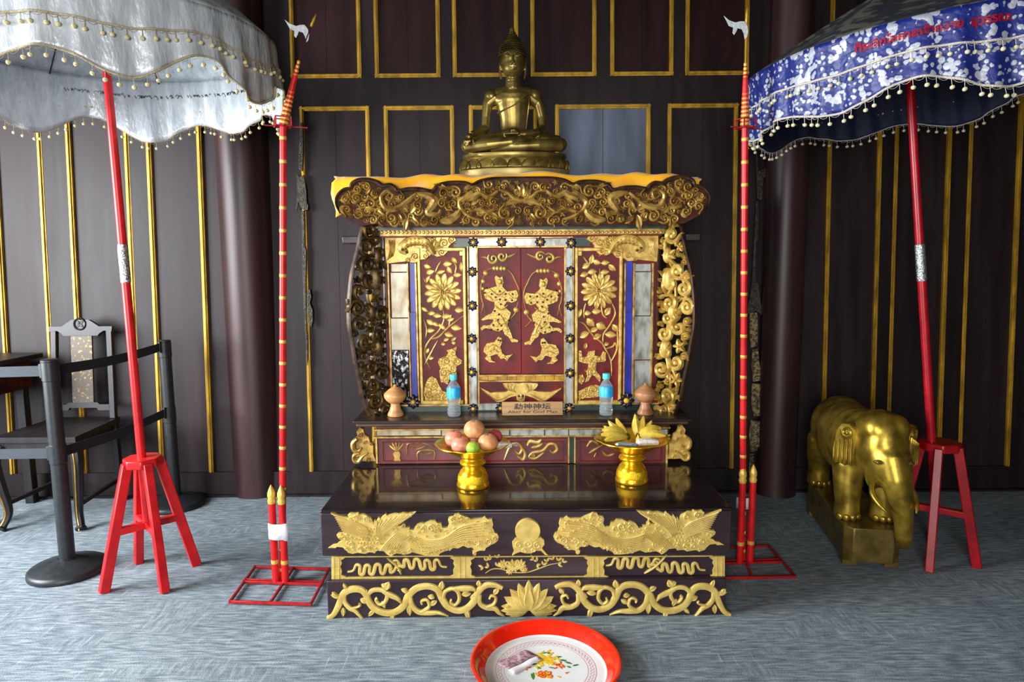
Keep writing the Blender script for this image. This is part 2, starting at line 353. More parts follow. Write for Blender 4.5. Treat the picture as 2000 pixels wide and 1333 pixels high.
    def dome(s, fr, a, b, r, h, n=12, h0=0):
        vs = []; 
        for q, z in ((1, -.15), (.92, .45), (.6, .85)):
            for k in range(n): t = 2 * PI * k / n; vs.append(fr.P(a + math.cos(t) * r * q, b + math.sin(t) * r * q, h0 + h * z))
        vs.append(fr.P(a, b, h0 + h)); c = 3 * n
        fs = [(i * n + k, i * n + (k + 1) % n, (i + 1) * n + (k + 1) % n, (i + 1) * n + k) for i in (0, 1) for k in range(n)] + [(2 * n + k, 2 * n + (k + 1) % n, c) for k in range(n)]
        return s.add(vs, fs)
    def scroll(s, fr, a, b, r, a0, turns, d, w, h, h0=0, tail=0):
        pts = []; N = int(14 * turns) + 4
        for i in range(N):
            t = i / (N - 1); an = a0 + d * turns * 2 * PI * t; rr = r * (1 - .8 * t)
            pts.append((a + math.cos(an) * rr, b + math.sin(an) * rr))
        if tail:
            an = a0 - d * .5; q = pts[0]; tx, ty = math.sin(a0) * d, -math.cos(a0) * d
            pts = [(q[0] + tx * tail + math.cos(a0) * tail * .35, q[1] + ty * tail + math.sin(a0) * tail * .35), (q[0] + tx * tail * .5 + math.cos(a0) * tail * .08, q[1] + ty * tail * .5 + math.sin(a0) * tail * .08)] + pts
        s.ridge(fr, pts, [w * .5, w, w, w * .8, w * .55], h, h0, sub=False)
        s.dome(fr, *pts[-1], w * 1.1, h, 8, h0)
        return s
    def build(s, name, m, parent=None, local=False, smooth=40, recalc=True):
        me = bpy.data.meshes.new(name); me.from_pydata(s.v, [], s.f)
        for x in (m if isinstance(m, (list, tuple)) else [m]): me.materials.append(M[x])
        if recalc:
            bm = bmesh.new(); bm.from_mesh(me); bmesh.ops.recalc_face_normals(bm, faces=bm.faces); bm.to_mesh(me); bm.free()
        if any(s.m): me.polygons.foreach_set('material_index', s.m)
        return link(name, me, parent, local, smooth)
def link(name, me, parent=None, local=False, smooth=40):
    if smooth:
        me.polygons.foreach_set('use_smooth', [True] * len(me.polygons)); me.set_sharp_from_angle(angle=math.radians(smooth))
    o = bpy.data.objects.new(name, me); COL.objects.link(o)
    if parent is not None:
        o.parent = parent
        if not local: o.matrix_parent_inverse = parent.matrix_basis.inverted()
    return o
def spline(p, n=4):
    out = []; N = len(p)
    for i in range(N - 1):
        a, b, c, d = p[max(0, i - 1)], p[i], p[i + 1], p[min(N - 1, i + 2)]
        for k in range(n):
            t = k / n
            out.append(tuple(.5 * ((2 * b[j]) + (-a[j] + c[j]) * t + (2 * a[j] - 5 * b[j] + 4 * c[j] - d[j]) * t * t + (-a[j] + 3 * b[j] - 3 * c[j] + d[j]) * t ** 3) for j in range(len(b))))
    out.append(tuple(p[-1])); return out
def inside(p, poly):
    c = False; j = len(poly) - 1
    for i in range(len(poly)):
        a, b = poly[i], poly[j]
        if (a[1] > p[1]) != (b[1] > p[1]) and p[0] < (b[0] - a[0]) * (p[1] - a[1]) / (b[1] - a[1]) + a[0]: c = not c
        j = i
    return c
def edist(p, poly):
    d = 1e9
    for i in range(len(poly)):
        a, b = poly[i - 1], poly[i]; dx, dy = b[0] - a[0], b[1] - a[1]; L = dx * dx + dy * dy or 1
        t = max(0, min(1, ((p[0] - a[0]) * dx + (p[1] - a[1]) * dy) / L))
        d = min(d, math.hypot(p[0] - a[0] - t * dx, p[1] - a[1] - t * dy))
    return d
def scroll_fill(mb, fr, poly, radii, tries, seed, h, wk=.2, h0=0, avoid=(), leafp=.8):
    """fill an outline with carved tendrils: circles packed large to small, a scroll in each"""
    rnd = random.Random(seed); got = list(avoid); n0 = len(got)
    xs = [p[0] for p in poly]; ys = [p[1] for p in poly]
    for r in radii:
        for _ in range(tries):
            p = (rnd.uniform(min(xs), max(xs)), rnd.uniform(min(ys), max(ys)))
            if not inside(p, poly) or edist(p, poly) < r * .8: continue
            if any(math.hypot(p[0] - q[0], p[1] - q[1]) < (r + q[2]) * .92 for q in got): continue
            got.append((p[0], p[1], r))
    for x, y, r in got[n0:]:
        d = rnd.choice((-1, 1)); a0 = rnd.uniform(0, 2 * PI)
        hh = h * rnd.uniform(.75, 1.15)
        if rnd.random() < leafp:
            mb.scroll(fr, x, y, r, a0, rnd.uniform(1.1, 1.5), d, r * wk, hh, h0, tail=r * rnd.uniform(.5, 1.1))
            if rnd.random() < .6: mb.leaf(fr, x + math.cos(a0) * r * .8, y + math.sin(a0) * r * .8, a0 + d * rnd.uniform(.3, 1.3), r * 1.05, r * .27, hh * .9, h0, bend=.25 * d)
        else:
            for k in range(5): mb.leaf(fr, x, y, a0 + k * 2 * PI / 5, r * .95, r * .28, hh, h0)
            mb.dome(fr, x, y, r * .22, hh * 1.3, 8, h0)
    return got
def tag(o, label=None, cat=None, group=None, kind=None):
    for k, v in (('label', label), ('category', cat), ('group', group), ('kind', kind)):
        if v: o[k] = v
    return o
def thing(name, loc, label, cat, group=None, rot=None):
    o = bpy.data.objects.new(name, None); COL.objects.link(o); o.empty_display_size = .1
    o.matrix_basis = Matrix.Translation(Vector(loc)) @ (rot.to_4x4() if rot else Matrix.Identity(4))
    return tag(o, label, cat, group)
def bev(o, w=.003, seg=2):
    b = o.modifiers.new('bevel', 'BEVEL'); b.width = w; b.segments = seg; b.limit_method = 'ANGLE'; b.angle_limit = math.radians(35); return o
def fuse(mb, voxel, it=4, fac=.5):
    """grow one continuous surface over overlapping volumes"""
    me = bpy.data.meshes.new('fuse'); me.from_pydata(mb.v, [], mb.f)
    bm = bmesh.new(); bm.from_mesh(me); bmesh.ops.recalc_face_normals(bm, faces=bm.faces); bm.to_mesh(me); bm.free()
    o = bpy.data.objects.new('fuse', me); COL.objects.link(o)
    r = o.modifiers.new('r', 'REMESH'); r.mode = 'VOXEL'; r.voxel_size = voxel
    s = o.modifiers.new('s', 'SMOOTH'); s.iterations = it; s.factor = fac
    dg = bpy.context.evaluated_depsgraph_get(); out = bpy.data.meshes.new_from_object(o.evaluated_get(dg))
    bpy.data.objects.remove(o); bpy.data.meshes.remove(me); return out
def text2d(s, size, bold=0.0, align='CENTER'):
    c = bpy.data.curves.new('t', 'FONT'); c.body = s; c.size = size; c.align_x = align; c.align_y = 'CENTER'; c.offset = bold; c.resolution_u = 3
    o = bpy.data.objects.new('t', c); COL.objects.link(o); dg = bpy.context.evaluated_depsgraph_get()
    me = bpy.data.meshes.new_from_object(o.evaluated_get(dg)); vs = [(v.co.x, v.co.y) for v in me.vertices]; fs = [tuple(p.vertices) for p in me.polygons]
    bpy.data.objects.remove(o); bpy.data.curves.remove(c); bpy.data.meshes.remove(me); return vs, fs

# ------------------------------------------------------------------ the room
YW = onZ(1000, 963, 0).y
LEAN = math.radians(3.2)
WF = Fr((0, YW, 0), (1, 0, 0), (0, math.sin(LEAN), math.cos(LEAN)))
o = MB().box((-4.6, -2.9, -.08), (4.6, YW + .3, 0)).build('floor', 'carpet'); tag(o, kind='structure')
o = MB().box((-4.6, -2.9, 3.3), (4.6, YW + .6, 3.4)).build('ceiling', 'ceil'); tag(o, kind='structure')
wall = MB().fbox(WF, -4.6, 0, 4.6, 3.45, -.1, 0).build('wall_back', 'wall'); tag(wall, kind='structure')
def holed(name, x0, x1, y0, y1, axis, c, th, z0, z1):
    m = MB()
    def bx(a0, a1, b0, b1):
        if axis == 'x': m.box((c - th, a0, b0), (c, a1, b1))
        else: m.box((a0, c - th, b0), (a1, c, b1))
    bx(x0, y0, 0, 3.4); bx(y1, x1, 0, 3.4); bx(y0, y1, 0, z0) if z0 > 0 else None; bx(y0, y1, z1, 3.4)
    return tag(m.build(name, 'stile', smooth=0), kind='structure')
holed('wall_left', -2.9, YW + .3, .55, 2.85, 'x', -4.3, .1, .7, 2.8)  # unseen wall; its window opening is assumed for the side light
holed('wall_front', -4.6, 4.6, -1.65, .15, 'y', -2.4, .1, 0, 2.75)  # unseen wall; the entrance opening in it is assumed
o = MB().box((4.3, -2.9, 0), (4.4, YW + .3, 3.4)).build('wall_right', 'stile'); tag(o, kind='structure')
def wu(x, y): return WF.px(x, y)[0]
def wv(x, y): return WF.px(x, y)[1]
def panel_board(u0, u1, v0, v1, m, h=.004): MB().fbox(WF, u0, v0, u1, v1, -.01, h).build('panel', m, wall, smooth=0)
rw = random.Random(4)
def gilt(u0, v0, u1, v1):
    h = .026 + rw.uniform(-.002, .002)
    m = MB(); m.fbox(WF, u0, v0, u1, v1, 0, h * .75)
    if u1 - u0 < v1 - v0: k = (u1 - u0) * .3; m.fbox(WF, u0 + k, v0, u1 - k, v1, 0, h + .003)
    else: k = (v1 - v0) * .3; m.fbox(WF, u0, v0 + k, u1, v1 - k, 0, h + .003)
    m.build('gilt_moulding', 'moulding', wall, smooth=0)
def wood(name, u0, v0, u1, v1, h=.018, m='stile'): MB().fbox(WF, u0, v0, u1, v1, -.01, h).build(name, m, wall, smooth=0)
VB = wv(1000, 917)
wood('bottom_rail', -4.6, 0, 4.6, VB, .022)
# panels of the side bays (pairs of vertical gilt mouldings)
lu = [wu(8, 640), wu(104, 640), wu(150, 640), wu(270, 640), wu(303, 640), wu(409, 640)]
ru = [wu(1612, 400), wu(1717, 400), wu(1741, 400), wu(1851, 400), wu(1884, 400), wu(1988, 400)]
for us, wd in ((lu, .028), (ru, .024)):
    us = ([us[0] - 2.05, us[0] - 1.55, us[0] - 1.5, us[0] - .85, us[0] - .72, us[0] - .1] if us is lu else []) + us + ([us[5] + .1, us[5] + .5, us[5] + .62, us[5] + 1.1] if us is ru else [])
    for i in range(0, len(us), 2):
        mid = (us[i] * .5 + us[i + 1] * .5)
        panel_board(us[i], us[i + 1], VB, 3.2, 'wall')
        gilt(us[i], VB, us[i] + wd, 3.2); gilt(us[i + 1] - wd, VB, us[i + 1], 3.2)
        if i + 2 < len(us): wood('stile', us[i + 1], VB, us[i + 2], 3.2)
# the centre bay: upper and lower row
vt, vr = wv(1000, 152), wv(1000, 207)
up = [(568, 706), (732, 860), (884, 1012), (1036, 1164), (1191, 1314), (1337, 1461)]
lo = [(589, 724), (752, 888), (917, 1050), (1084, 1269), (1302, 1439)]
cu0, cu1 = wu(545, 180), wu(1478, 180)
wood('middle_rail', cu0, vt, cu1, vr if vr > vt else vr, .02) if vr > vt else wood('middle_rail', cu0, vr, cu1, vt, .02)
g = .024
for row, y, va, vb, m in ((up, 80, vt, 3.2, 'upper'), (lo, 300, VB, vr, 'wall')):
    prev = cu0
    for i, (a, b) in enumerate(row):
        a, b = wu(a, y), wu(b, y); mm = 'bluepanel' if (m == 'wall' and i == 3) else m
        nb = 2
        for k in range(nb):
            p = a + (b - a) * k / nb; q = a + (b - a) * (k + 1) / nb
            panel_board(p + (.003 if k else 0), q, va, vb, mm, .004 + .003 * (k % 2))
        wood('stile', prev, va, a, vb); prev = b
        gilt(a, va, a + g, vb); gilt(b - g, va, b, vb)
        if m == 'upper': gilt(a, va, b, va + g)
        else: gilt(a, vb - g, b, vb)
    wood('stile', prev, va, cu1, vb)
base = MB().fbox(WF, -4.5, 0, 4.5, .012, .0, .05).build('baseboard_back', 'stile', smooth=0); tag(base, kind='structure')
# round posts that carry the roof
for n_, (x0, x1) in enumerate(((447, 543), (1486, 1562))):
    c = onZ((x0 + x1) / 2, 972, 0); r = (x1 - x0) / 2 * pxm(c)
    p = MB().lathe([(r * 1.04, 0), (r * 1.0, .1), (r * .99, 1.2), (r * .97, 3.3)], 28, (c.x, c.y + r * .8, 0)).build('pillar', 'pillar')
    tag(p, kind='structure')
# beams that rest on the posts
for y in (3.6, 1.6, -.4):
    tag(MB().box((-4.3, y, 3.1), (4.3, y + .14, 3.3)).build('ceiling_beam', 'ceil', smooth=0), kind='structure')

# ------------------------------------------------------------------ the offering platform
YP = onZ(1028, 1206, 0).y
PF = front(YP)
ZT = PF.px(1028, 995)[1]; Z1 = PF.px(1028, 1084)[1]; Z2 = PF.px(1028, 1134)[1]
XC = PF.px(1028, 1100)[0]
PB = YP + 1.08
plat = thing('offering_platform', (XC, YP + .5, 0), 'low dark lacquered platform of three tiers with gold phoenix and lotus carving', 'platform')
hw = (PF.px(1429, 1040)[0] - PF.px(628, 1040)[0]) / 2
bev(MB().box((XC - hw, YP, Z1), (XC + hw, PB, ZT - .012)).build('top_tier', 'lacquer', plat), .004)
bev(MB().box((XC - hw, YP, ZT - .012), (XC + hw, PB, ZT)).build('top_board', 'lactop', plat), .004)
bev(MB().box((XC - hw + .03, YP + .03, Z2), (XC + hw - .03, PB - .03, Z1)).build('middle_tier', 'lacquer', plat), .003)
bev(MB().box((XC - hw + .012, YP + .004, 0), (XC + hw - .012, PB, Z2)).build('bottom_tier', 'lacquer', plat), .004)
rsc = random.Random(11)
wear = MB()
for k in range(26):
    x = XC + rsc.uniform(-.2, .35) + (rsc.uniform(-.3, .3) if k > 18 else 0); y = YP + rsc.uniform(.18, .42); L = rsc.uniform(.008, .03)
    a = rsc.uniform(-.15, .15)
    wear.add([(x - L, y - L * a, ZT + .0008), (x + L * .3, y - .0016, ZT + .0008), (x + L, y + L * a, ZT + .0008), (x - L * .2, y + .0016, ZT + .0008)], [(0, 1, 2, 3)])
tag(wear.build('scratch_marks', 'ledgeedge', plat, smooth=0), kind='stuff')
def c7(L): return [PF.px(620 + x * .21, 960 + y * .21) for x, y in L]
def mir(L, c=None): return [(2 * XC - a, b) for a, b in L]
PHX = [(105,520),(150,490),(185,485),(210,462),(240,455),(195,425),(182,400),(200,380),(240,378),(300,370),(265,345),(280,330),(255,300),(220,293),(270,290),(215,265),(190,250),(180,230),(130,205),(128,192),(200,215),(300,240),(285,215),(310,195),(350,200),(385,192),(400,205),(440,205),(500,235),(515,255),(525,280),(540,250),(548,270),(575,230),(590,245),(610,225),(640,205),(660,215),(720,200),(760,205),(800,193),(840,200),(920,185),(880,225),(820,265),(745,315),(780,310),(800,290),(825,300),(825,325),(865,325),(860,345),(900,350),(905,330),(930,300),(970,285),(1000,290),(1050,265),(1100,265),(1120,285),(1155,290),(1165,330),(1210,330),(1225,300),(1215,260),(1225,235),(1270,225),(1280,205),(1320,200),(1350,215),(1390,230),(1430,250),(1530,245),(1560,230),(1590,250),(1625,250),(1638,300),(1630,330),(1645,350),(1650,375),(1675,385),(1690,420),(1680,450),(1655,475),(1620,490),(1570,520),(1560,545),(1510,545),(1480,555),(1485,575),(1470,590),(1445,575),(1440,550),(1460,535),(1435,515),(1400,520),(1360,500),(1310,525),(1265,520),(1240,540),(1200,545),(1145,570),(1130,592),(1080,595),(1000,590),(940,575),(890,560),(840,580),(740,570),(710,585),(690,600),(650,580),(620,550),(560,545),(545,565),(490,560),(450,575),(380,565),(330,575),(290,565),(270,540),(240,515),(190,510),(175,522),(140,520)]
def phoenix(side):
    T = (lambda L: c7(L)) if side < 0 else (lambda L: mir(c7(L)))
    ph = MB().blob(PF, T(PHX), .012, .0015).build('phoenix_relief', 'goldpaint', plat, smooth=30)
    f = MB(); u = .21 * pxm(PF.P(XC, Z1)); H = .0125; rn = random.Random(5)
    scroll_fill(f, PF, T(PHX), (17 * u, 12 * u), 160, 31 + side, .0055, wk=.24, h0=H - .001, leafp=1)
    def st(L, w=5, h=.0045): f.ridge(PF, T(L), w * .8 * u, h * 2, H - .001)
    # wings: fans of long feathers
    for k in range(9):
        t = k / 8
        st([(500 - 10 * t, 360 + 90 * t), (400 - 20 * t, 290 + 110 * t), (160 + 80 * t, 215 + 150 * t)], 7)
        st([(545 + 40 * t, 400 + 40 * t), (555 + 110 * t, 330 + 10 * t), (560 + 330 * t, 262 - 66 * t)], 7)
    # neck plumes, body, tail
    for k in range(8): st([(590 + 26 * k, 540 - 4 * k), (640 + 20 * k, 470), (740 + 18 * k, 370 + 6 * k)], 6)
    for k in range(8):
        t = k / 7
        st([(850 + 20 * t, 400 + 130 * t), (1000, 440 + 110 * t), (1180, 420 + 90 * t), (1350, 310 + 140 * t), (1600 + 20 * t, 265 + 170 * t)], 6)
    # breast scales
    for i in range(7):
        for j in range(5):
            x, y = 395 + i * 30 + (j % 2) * 15, 330 + j * 33
            st([(x - 14, y), (x, y + 14), (x + 14, y)], 4, .004)
    for i in range(9):
        for j in range(2): x, y = 960 + i * 34, 505 + j * 34 - i * 2; st([(x - 14, y), (x, y + 14), (x + 14, y)], 4, .004)
    f.build('feather_ridges', 'goldline', ph)
    c = MB()
    for x, y, r in ((250, 415, 24), (320, 480, 30), (400, 520, 26), (470, 515, 26), (360, 230, 26), (460, 245, 30), (690, 560, 22), (800, 555, 20), (1060, 330, 40), (975, 340, 26), (1120, 345, 24), (1265, 250, 26), (1330, 235, 22), (1570, 290, 24), (1480, 460, 36), (1590, 450, 36), (1400, 470, 24), (1650, 420, 22), (1060, 560, 20), (800, 310, 12)):
        q = T([(x, y)])[0]; MB().scroll(PF, q[0], q[1], r * u, rn.uniform(0, 6), 1.3, -side, r * u * .2, .008, H - .001).build('cloud_curl', 'goldline', ph)
phoenix(-1); phoenix(1)
# sun disc over a cloud
q = PF.px(1031, 1036); rr = 25 * pxm(PF.P(*q))
MB().blob(PF, [(q[0] + math.cos(a * PI / 20) * rr, q[1] + math.sin(a * PI / 20) * rr) for a in range(40)], .014, .003).build('sun_disc', 'goldpaint', plat)
SUNC = [(1000,1084),(1004,1076),(1001,1066),(1000,1058),(1008,1049),(1018,1050),(1022,1045),(1034,1044),(1044,1049),(1056,1047),(1063,1053),(1064,1062),(1059,1069),(1066,1078),(1071,1083),(1064,1083),(1056,1075),(1046,1075),(1038,1080),(1026,1080),(1016,1077),(1008,1080)]
cl = MB().blob(PF, [PF.px(*p) for p in SUNC], .012, .002).build('cloud_relief', 'goldpaint', plat)
c = MB()
for x, y, r, d in ((1013, 1062, 7, 1), (1030, 1060, 9, -1), (1049, 1063, 8, 1), (1024, 1073, 5, 1), (1041, 1072, 5, -1)):
    a, b = PF.px(x, y); MB().scroll(PF, a, b, r * .0021, 1, 1.3, d, .0028, .005, .011).build('cloud_curl', 'goldline', cl)
# middle tier: gold posts, lines, ribbons, flower spray
MF = front(YP + .03)
def mpoly(L): return [MF.px(*p) for p in L]
for x0, x1, inner in ((648, 669, 1), (885, 922, 0), (1146, 1181, 0), (1391, 1415, -1)):
    y0, y1 = 1086, 1132
    L = [(x0, y0), (x1, y0)] 
    if inner != -1: L += [(x1 + 6, y0 + 3), (x1 - 2, y0 + 8), (x1, y0 + 14), (x1 - 3, y0 + 20), (x1, y0 + 28), (x1 - 1, y1 - 10), (x1 + 8, y1 - 6)]
    L += [(x1, y1), (x0, y1)]
    if inner != 1: L += [(x0 - 8, y1 - 6), (x0 + 1, y1 - 10), (x0, y0 + 28), (x0 + 3, y0 + 20), (x0, y0 + 14), (x0 + 2, y0 + 8), (x0 - 6, y0 + 3)]
    p = MB().blob(MF, mpoly(L), .008, .0015).build('gold_post', 'goldpaint', plat, smooth=30)
    r = MB(); xm = (x0 + x1) / 2
    for dx in (-5, 5): r.ridge(MF, mpoly([(xm + dx, y0 + 1), (xm + dx, y1 - 1)]), .0018, .003, .0075)
    for yy in (1098, 1110, 1121): r.ridge(MF, mpoly([(xm - 5, yy), (xm + 5, yy)]), .0015, .003, .0075)
    r.build('bamboo_ridges', 'goldline', p)
for x0, x1 in ((669, 885), (922, 1146), (1181, 1391)):
    MB().pbox(MF, x0, 1126, x1, 1132, 0, .007).build('gold_border', 'goldpaint', plat, smooth=0)
    MB().pbox(MF, x0, 1085.5, x1, 1087.5, 0, .006).build('gold_border', 'goldpaint', plat, smooth=0)
RIB = [(673,1117),(684,1115),(690,1104),(697,1106),(697,1120),(704,1121),(708,1106),(716,1106),(716,1119),(723,1121),(728,1105),(736,1104),(738,1118),(744,1120),(749,1106),(756,1106),(757,1118),(764,1115),(770,1106),(778,1107)]
def ribbon(L, sx, dx, dy):
    m = MB()
    P = [(dx + sx * (x - 770), y + dy) for x, y in L]
    m.ridge(MF, mpoly(P), [.004, .0075, .0095, .0075, .0095, .0075, .0095, .008, .005], .007)
    Q = [(dx + sx * (770 - x), y + dy - 10 + (x - 720) * -.02) for x, y in L]
    m.ridge(MF, mpoly(Q), [.004, .0075, .0095, .0075, .0095, .0075, .0095, .008, .005], .007)
    for a, b in ((-8, 4), (6, -2), (0, 8), (-4, -8)):
        q = MF.px(dx + a, 1106 + dy + b); m.leaf(MF, q[0], q[1], a * .4, .018, .007, .009)
    m.ridge(MF, mpoly([(dx - 20, 1090), (dx, 1106), (dx + 8, 1122)] if sx > 0 else [(dx + 22, 1084), (dx, 1106), (dx - 22, 1120)]), .0055, .01)
    m.build('ribbon_relief', 'goldpaint', plat)
ribbon(RIB, 1, 776, 0); ribbon(RIB, -1, 1280, -3)
m = MB(); rn = random.Random(2)
for k, (x, y, r) in enumerate(((983, 1103, 11), (1002, 1106, 15), (1016, 1104, 13), (996, 1115, 9), (1024, 1113, 8))):
    a, b = MF.px(x, y)
    for j in range(9): m.leaf(MF, a, b, j * .7 + k, r * .0021, r * .0006, .008)
    m.dome(MF, a, b, .005, .01, 8)
m.build('peony_relief', 'goldpaint', plat)
m = MB()
m.ridge(MF, mpoly([(948, 1120), (962, 1112), (980, 1112), (1000, 1118), (1030, 1118), (1055, 1110), (1075, 1103), (1095, 1100)]), .0025, .005)
for x, y, a in ((950,1096,1), (960,1092,2), (972,1090,1.2), (944,1108,2.8), (955,1108,2), (1050,1096,1.8), (1043,1092,2.2), (1060,1104,.5), (1068,1098,1.1), (1080,1094,1.4), (1090,1096,.8), (1098,1098,.1), (1090,1103,-.5), (970,1106,.6), (1048,1104,-1)):
    p, q = MF.px(x, y); m.leaf(MF, p, q, a, .022, .0065, .006); m.leaf(MF, p, q, a + 1.2, .018, .006, .006)
m.build('flower_spray', 'goldpaint', plat)
# bottom tier: lotus and vine scrolls
BF = front(YP + .004)
def b7(L): return [BF.px(620 + x * .21, 960 + y * .21) for x, y in L]
XL = BF.px(1033, 1170)[0]
for side in (-1, 1):
    T = (lambda L: b7(L)) if side < 0 else (lambda L: [(2 * XL - a, b) for a, b in b7(L)])
    v = MB(); u = .21 * pxm(BF.P(XL, .1))
    def ln(L, w, h=.009): v.ridge(BF, T(L), [x * 1.1 * u for x in w] if isinstance(w, list) else w * u, h)
    ln([(95, 1180), (150, 1150), (200, 1060), (240, 960), (310, 915), (400, 915), (450, 960), (480, 1030), (530, 1090), (620, 1130), (720, 1125), (800, 1070), (850, 970), (930, 900), (1040, 885), (1120, 920), (1160, 1000), (1210, 1070), (1300, 1110), (1390, 1090), (1460, 1020), (1500, 930), (1570, 875), (1660, 875), (1720, 900)], [18, 30, 34, 32, 34, 32, 34, 32, 34, 32, 34, 30, 20])
    ln([(250, 960), (255, 1030), (300, 1085), (350, 1110), (390, 1150), (430, 1190)], [20, 24, 20, 8])
    ln([(300, 1085), (360, 1080), (400, 1060), (385, 1040)], 12)
    ln([(470, 960), (520, 920), (600, 920), (650, 965), (630, 1030), (580, 1050), (545, 1010), (560, 990)], [22, 22, 22, 18, 16, 12])
    ln([(610, 930), (690, 970), (750, 1000), (785, 1045)], [18, 28, 22, 5])
    ln([(860, 970), (880, 1060), (940, 1120), (1040, 1130), (1130, 1130), (1220, 1160)], [22, 26, 28, 26, 18, 5])
    ln([(940, 1120), (990, 1110), (1040, 1070), (1020, 1010), (970, 1020), (975, 1050)], [14, 18, 16, 14, 10])
    ln([(1170, 990), (1190, 930), (1260, 905), (1310, 940), (1320, 1010), (1280, 1055), (1240, 1030), (1250, 1000)], [20, 20, 20, 18, 14, 10])
    ln([(1260, 905), (1360, 905), (1440, 905), (1480, 930)], [16, 30, 26, 5])
    ln([(1510, 960), (1510, 1040), (1570, 1080), (1650, 1090), (1690, 1130), (1740, 1160)], [20, 24, 28, 22, 5])
    ln([(1570, 1075), (1640, 1050), (1660, 990), (1620, 970), (1600, 1000)], [14, 16, 14, 10])
    lf = lambda x, y, a, L, w: v.leaf(BF, *T([(x, y)])[0], (PI - a if side > 0 else a), L * 1.3 * u, w * 1.35 * u, .01)
    for x, y, a, L, w in ((215, 985, 2.9, 70, 22), (275, 920, 2.0, 60, 18), (180, 975, 2.4, 45, 18), (630, 920, 1.1, 70, 30), (640, 890, 2.6, 40, 20), (400, 1000, -.6, 60, 24), (440, 970, 1.2, 50, 20), (530, 1110, -2.4, 60, 18), (690, 1130, -1.4, 60, 20), (850, 940, 2.7, 60, 22), (1150, 920, 1.4, 70, 26), (1090, 990, 2.9, 50, 22), (1380, 1090, -1.3, 90, 24), (1500, 890, 1.5, 50, 22), (1340, 960, .1, 70, 26), (850, 1050, -1.5, 90, 24), (1050, 1060, .6, 60, 22), (600, 1020, -1.2, 60, 20), (240, 1080, -1.6, 70, 20), (1640, 960, .9, 60, 22), (1420, 990, .1, 60, 30), (1740, 1080, 0, 55, 30)):
        lf(x, y, a, L, w)
    v.build('vine_scroll', 'goldpaint', plat)
lt = MB(); q0 = BF.px(1033, 1188); u = pxm(BF.P(XL, .1))
for ring, (n, L, w, h, sp) in enumerate(((9, 62, 13, .008, 1.42), (7, 56, 13, .013, 1.15), (5, 50, 14, .018, .8), (1, 46, 16, .022, 0))):
    for k in range(n):
        a = PI / 2 + (0 if n == 1 else sp * (2 * k / (n - 1) - 1))
        lt.leaf(BF, q0[0], q0[1] - .008, a, L * u * (1 - .12 * abs(math.cos(a))), w * u, h)
for dx in (-1, 1):
    for k in (0, 1, 2): lt.leaf(BF, q0[0] + dx * .006, q0[1] - .012, PI / 2 - dx * (1.55 + k * .18), (52 - 8 * k) * u, 9 * u, .012 - .003 * k)
lt.build('lotus_relief', 'goldpaint', plat)

# ------------------------------------------------------------------ the altar cabinet
YL = onZ(1025, 906, ZT).y                     # plane of the low front
YE = YL - .07                                 # front edge of the ledge
EF = front(YE); ZE = EF.px(1020, 821)[1]      # ledge top
YB = onZ(1020, 802, ZE).y                     # plane of the doors
BODY = front(YB); LOW = front(YL)
YC = YL - .03; CF = front(YC)                 # carved cornice
CX = BODY.px(1019, 620)[0]
ZTOP = front(YC + .1).px(1020, 342)[1] - .02        # top board that carries the statue
cab = thing('altar_cabinet', (CX, YL + .25, ZT), 'carved and gilded red altar cabinet with double doors standing on the dark platform', 'altar')
def wid(fr, x0, x1, y): return (fr.px(x1, y)[0] - fr.px(x0, y)[0]) / 2
hwb = wid(BODY, 752, 1287, 600)
YK = YB + .33
LX = LOW.px(1018, 870)[0]; hwl = wid(LOW, 735, 1302, 870)
bev(MB().box((LX - hwl, YL + .004, ZT + .001), (LX + hwl, YK, ZE - .04)).build('base_box', 'redbase', cab), .003)
EX = EF.px(1020, 822)[0]; hwe = wid(EF, 690, 1353, 824)
prof = [(0, -.036), (-.01, -.03), (.0, -.014), (-.0, 0)]
bev(MB().box((EX - hwe, YE, ZE - .014), (EX + hwe, YK, ZE)).build('ledge', 'ledge', cab), .003)
bev(MB().box((EX - hwe + .012, YE + .012, ZE - .032), (EX + hwe - .012, YK, ZE - .014)).build('ledge_moulding', 'ledgeedge', cab), .006)
MB().box((CX - hwb, YB + .012, ZE), (CX + hwb, YK, ZTOP - .02)).build('carcass', 'redpanel', cab, smooth=0)
bev(MB().box((CX - hwb - .1, YC + .08, ZTOP - .022), (CX + hwb + .1, YK + .03, ZTOP)).build('top_board', 'ledge', cab), .004)
for s in (-1, 1):                             # eaves that stick out behind the wings
    x = CX + s * (hwb + .12); z = BODY.px(700, 470)[1]
    bev(MB().box((x - .07, YB - .03, z - .015), (x + .07, YB + .2, z + .02)).build('eave_end', 'ledge', cab), .004)
def bb(x0, y0, x1, y1, h0, h1, name, m, fr=None, parent=None, b=0):
    o = MB().pbox(fr or BODY, x0, y0, x1, y1, h0, h1).build(name, m, parent or cab, smooth=0)
    if b: bev(o, b)
    return o
def bp(L, fr=None): return [(fr or BODY).px(*p) for p in L]
# mouldings under the cornice
bb(744, 441, 1295, 445, -.02, .075, 'pale_fillet', 'rimdark')
bb(744, 445, 1295, 449.5, -.02, .07, 'green_fillet', 'green')
bead = bb(746, 449.5, 1292, 460, -.02, .05, 'gilt_band', 'oldgold')
m = MB()
for k in range(68): a, b = BODY.px(750 + k * 8, 455); m.dome(BODY, a, b, .0085, .012, 8, .05)
tag(m.build('band_beads', 'gilt2', bead), kind='stuff')
bb(750, 460, 1290, 463, -.02, .03, 'red_fillet', 'redpanel')
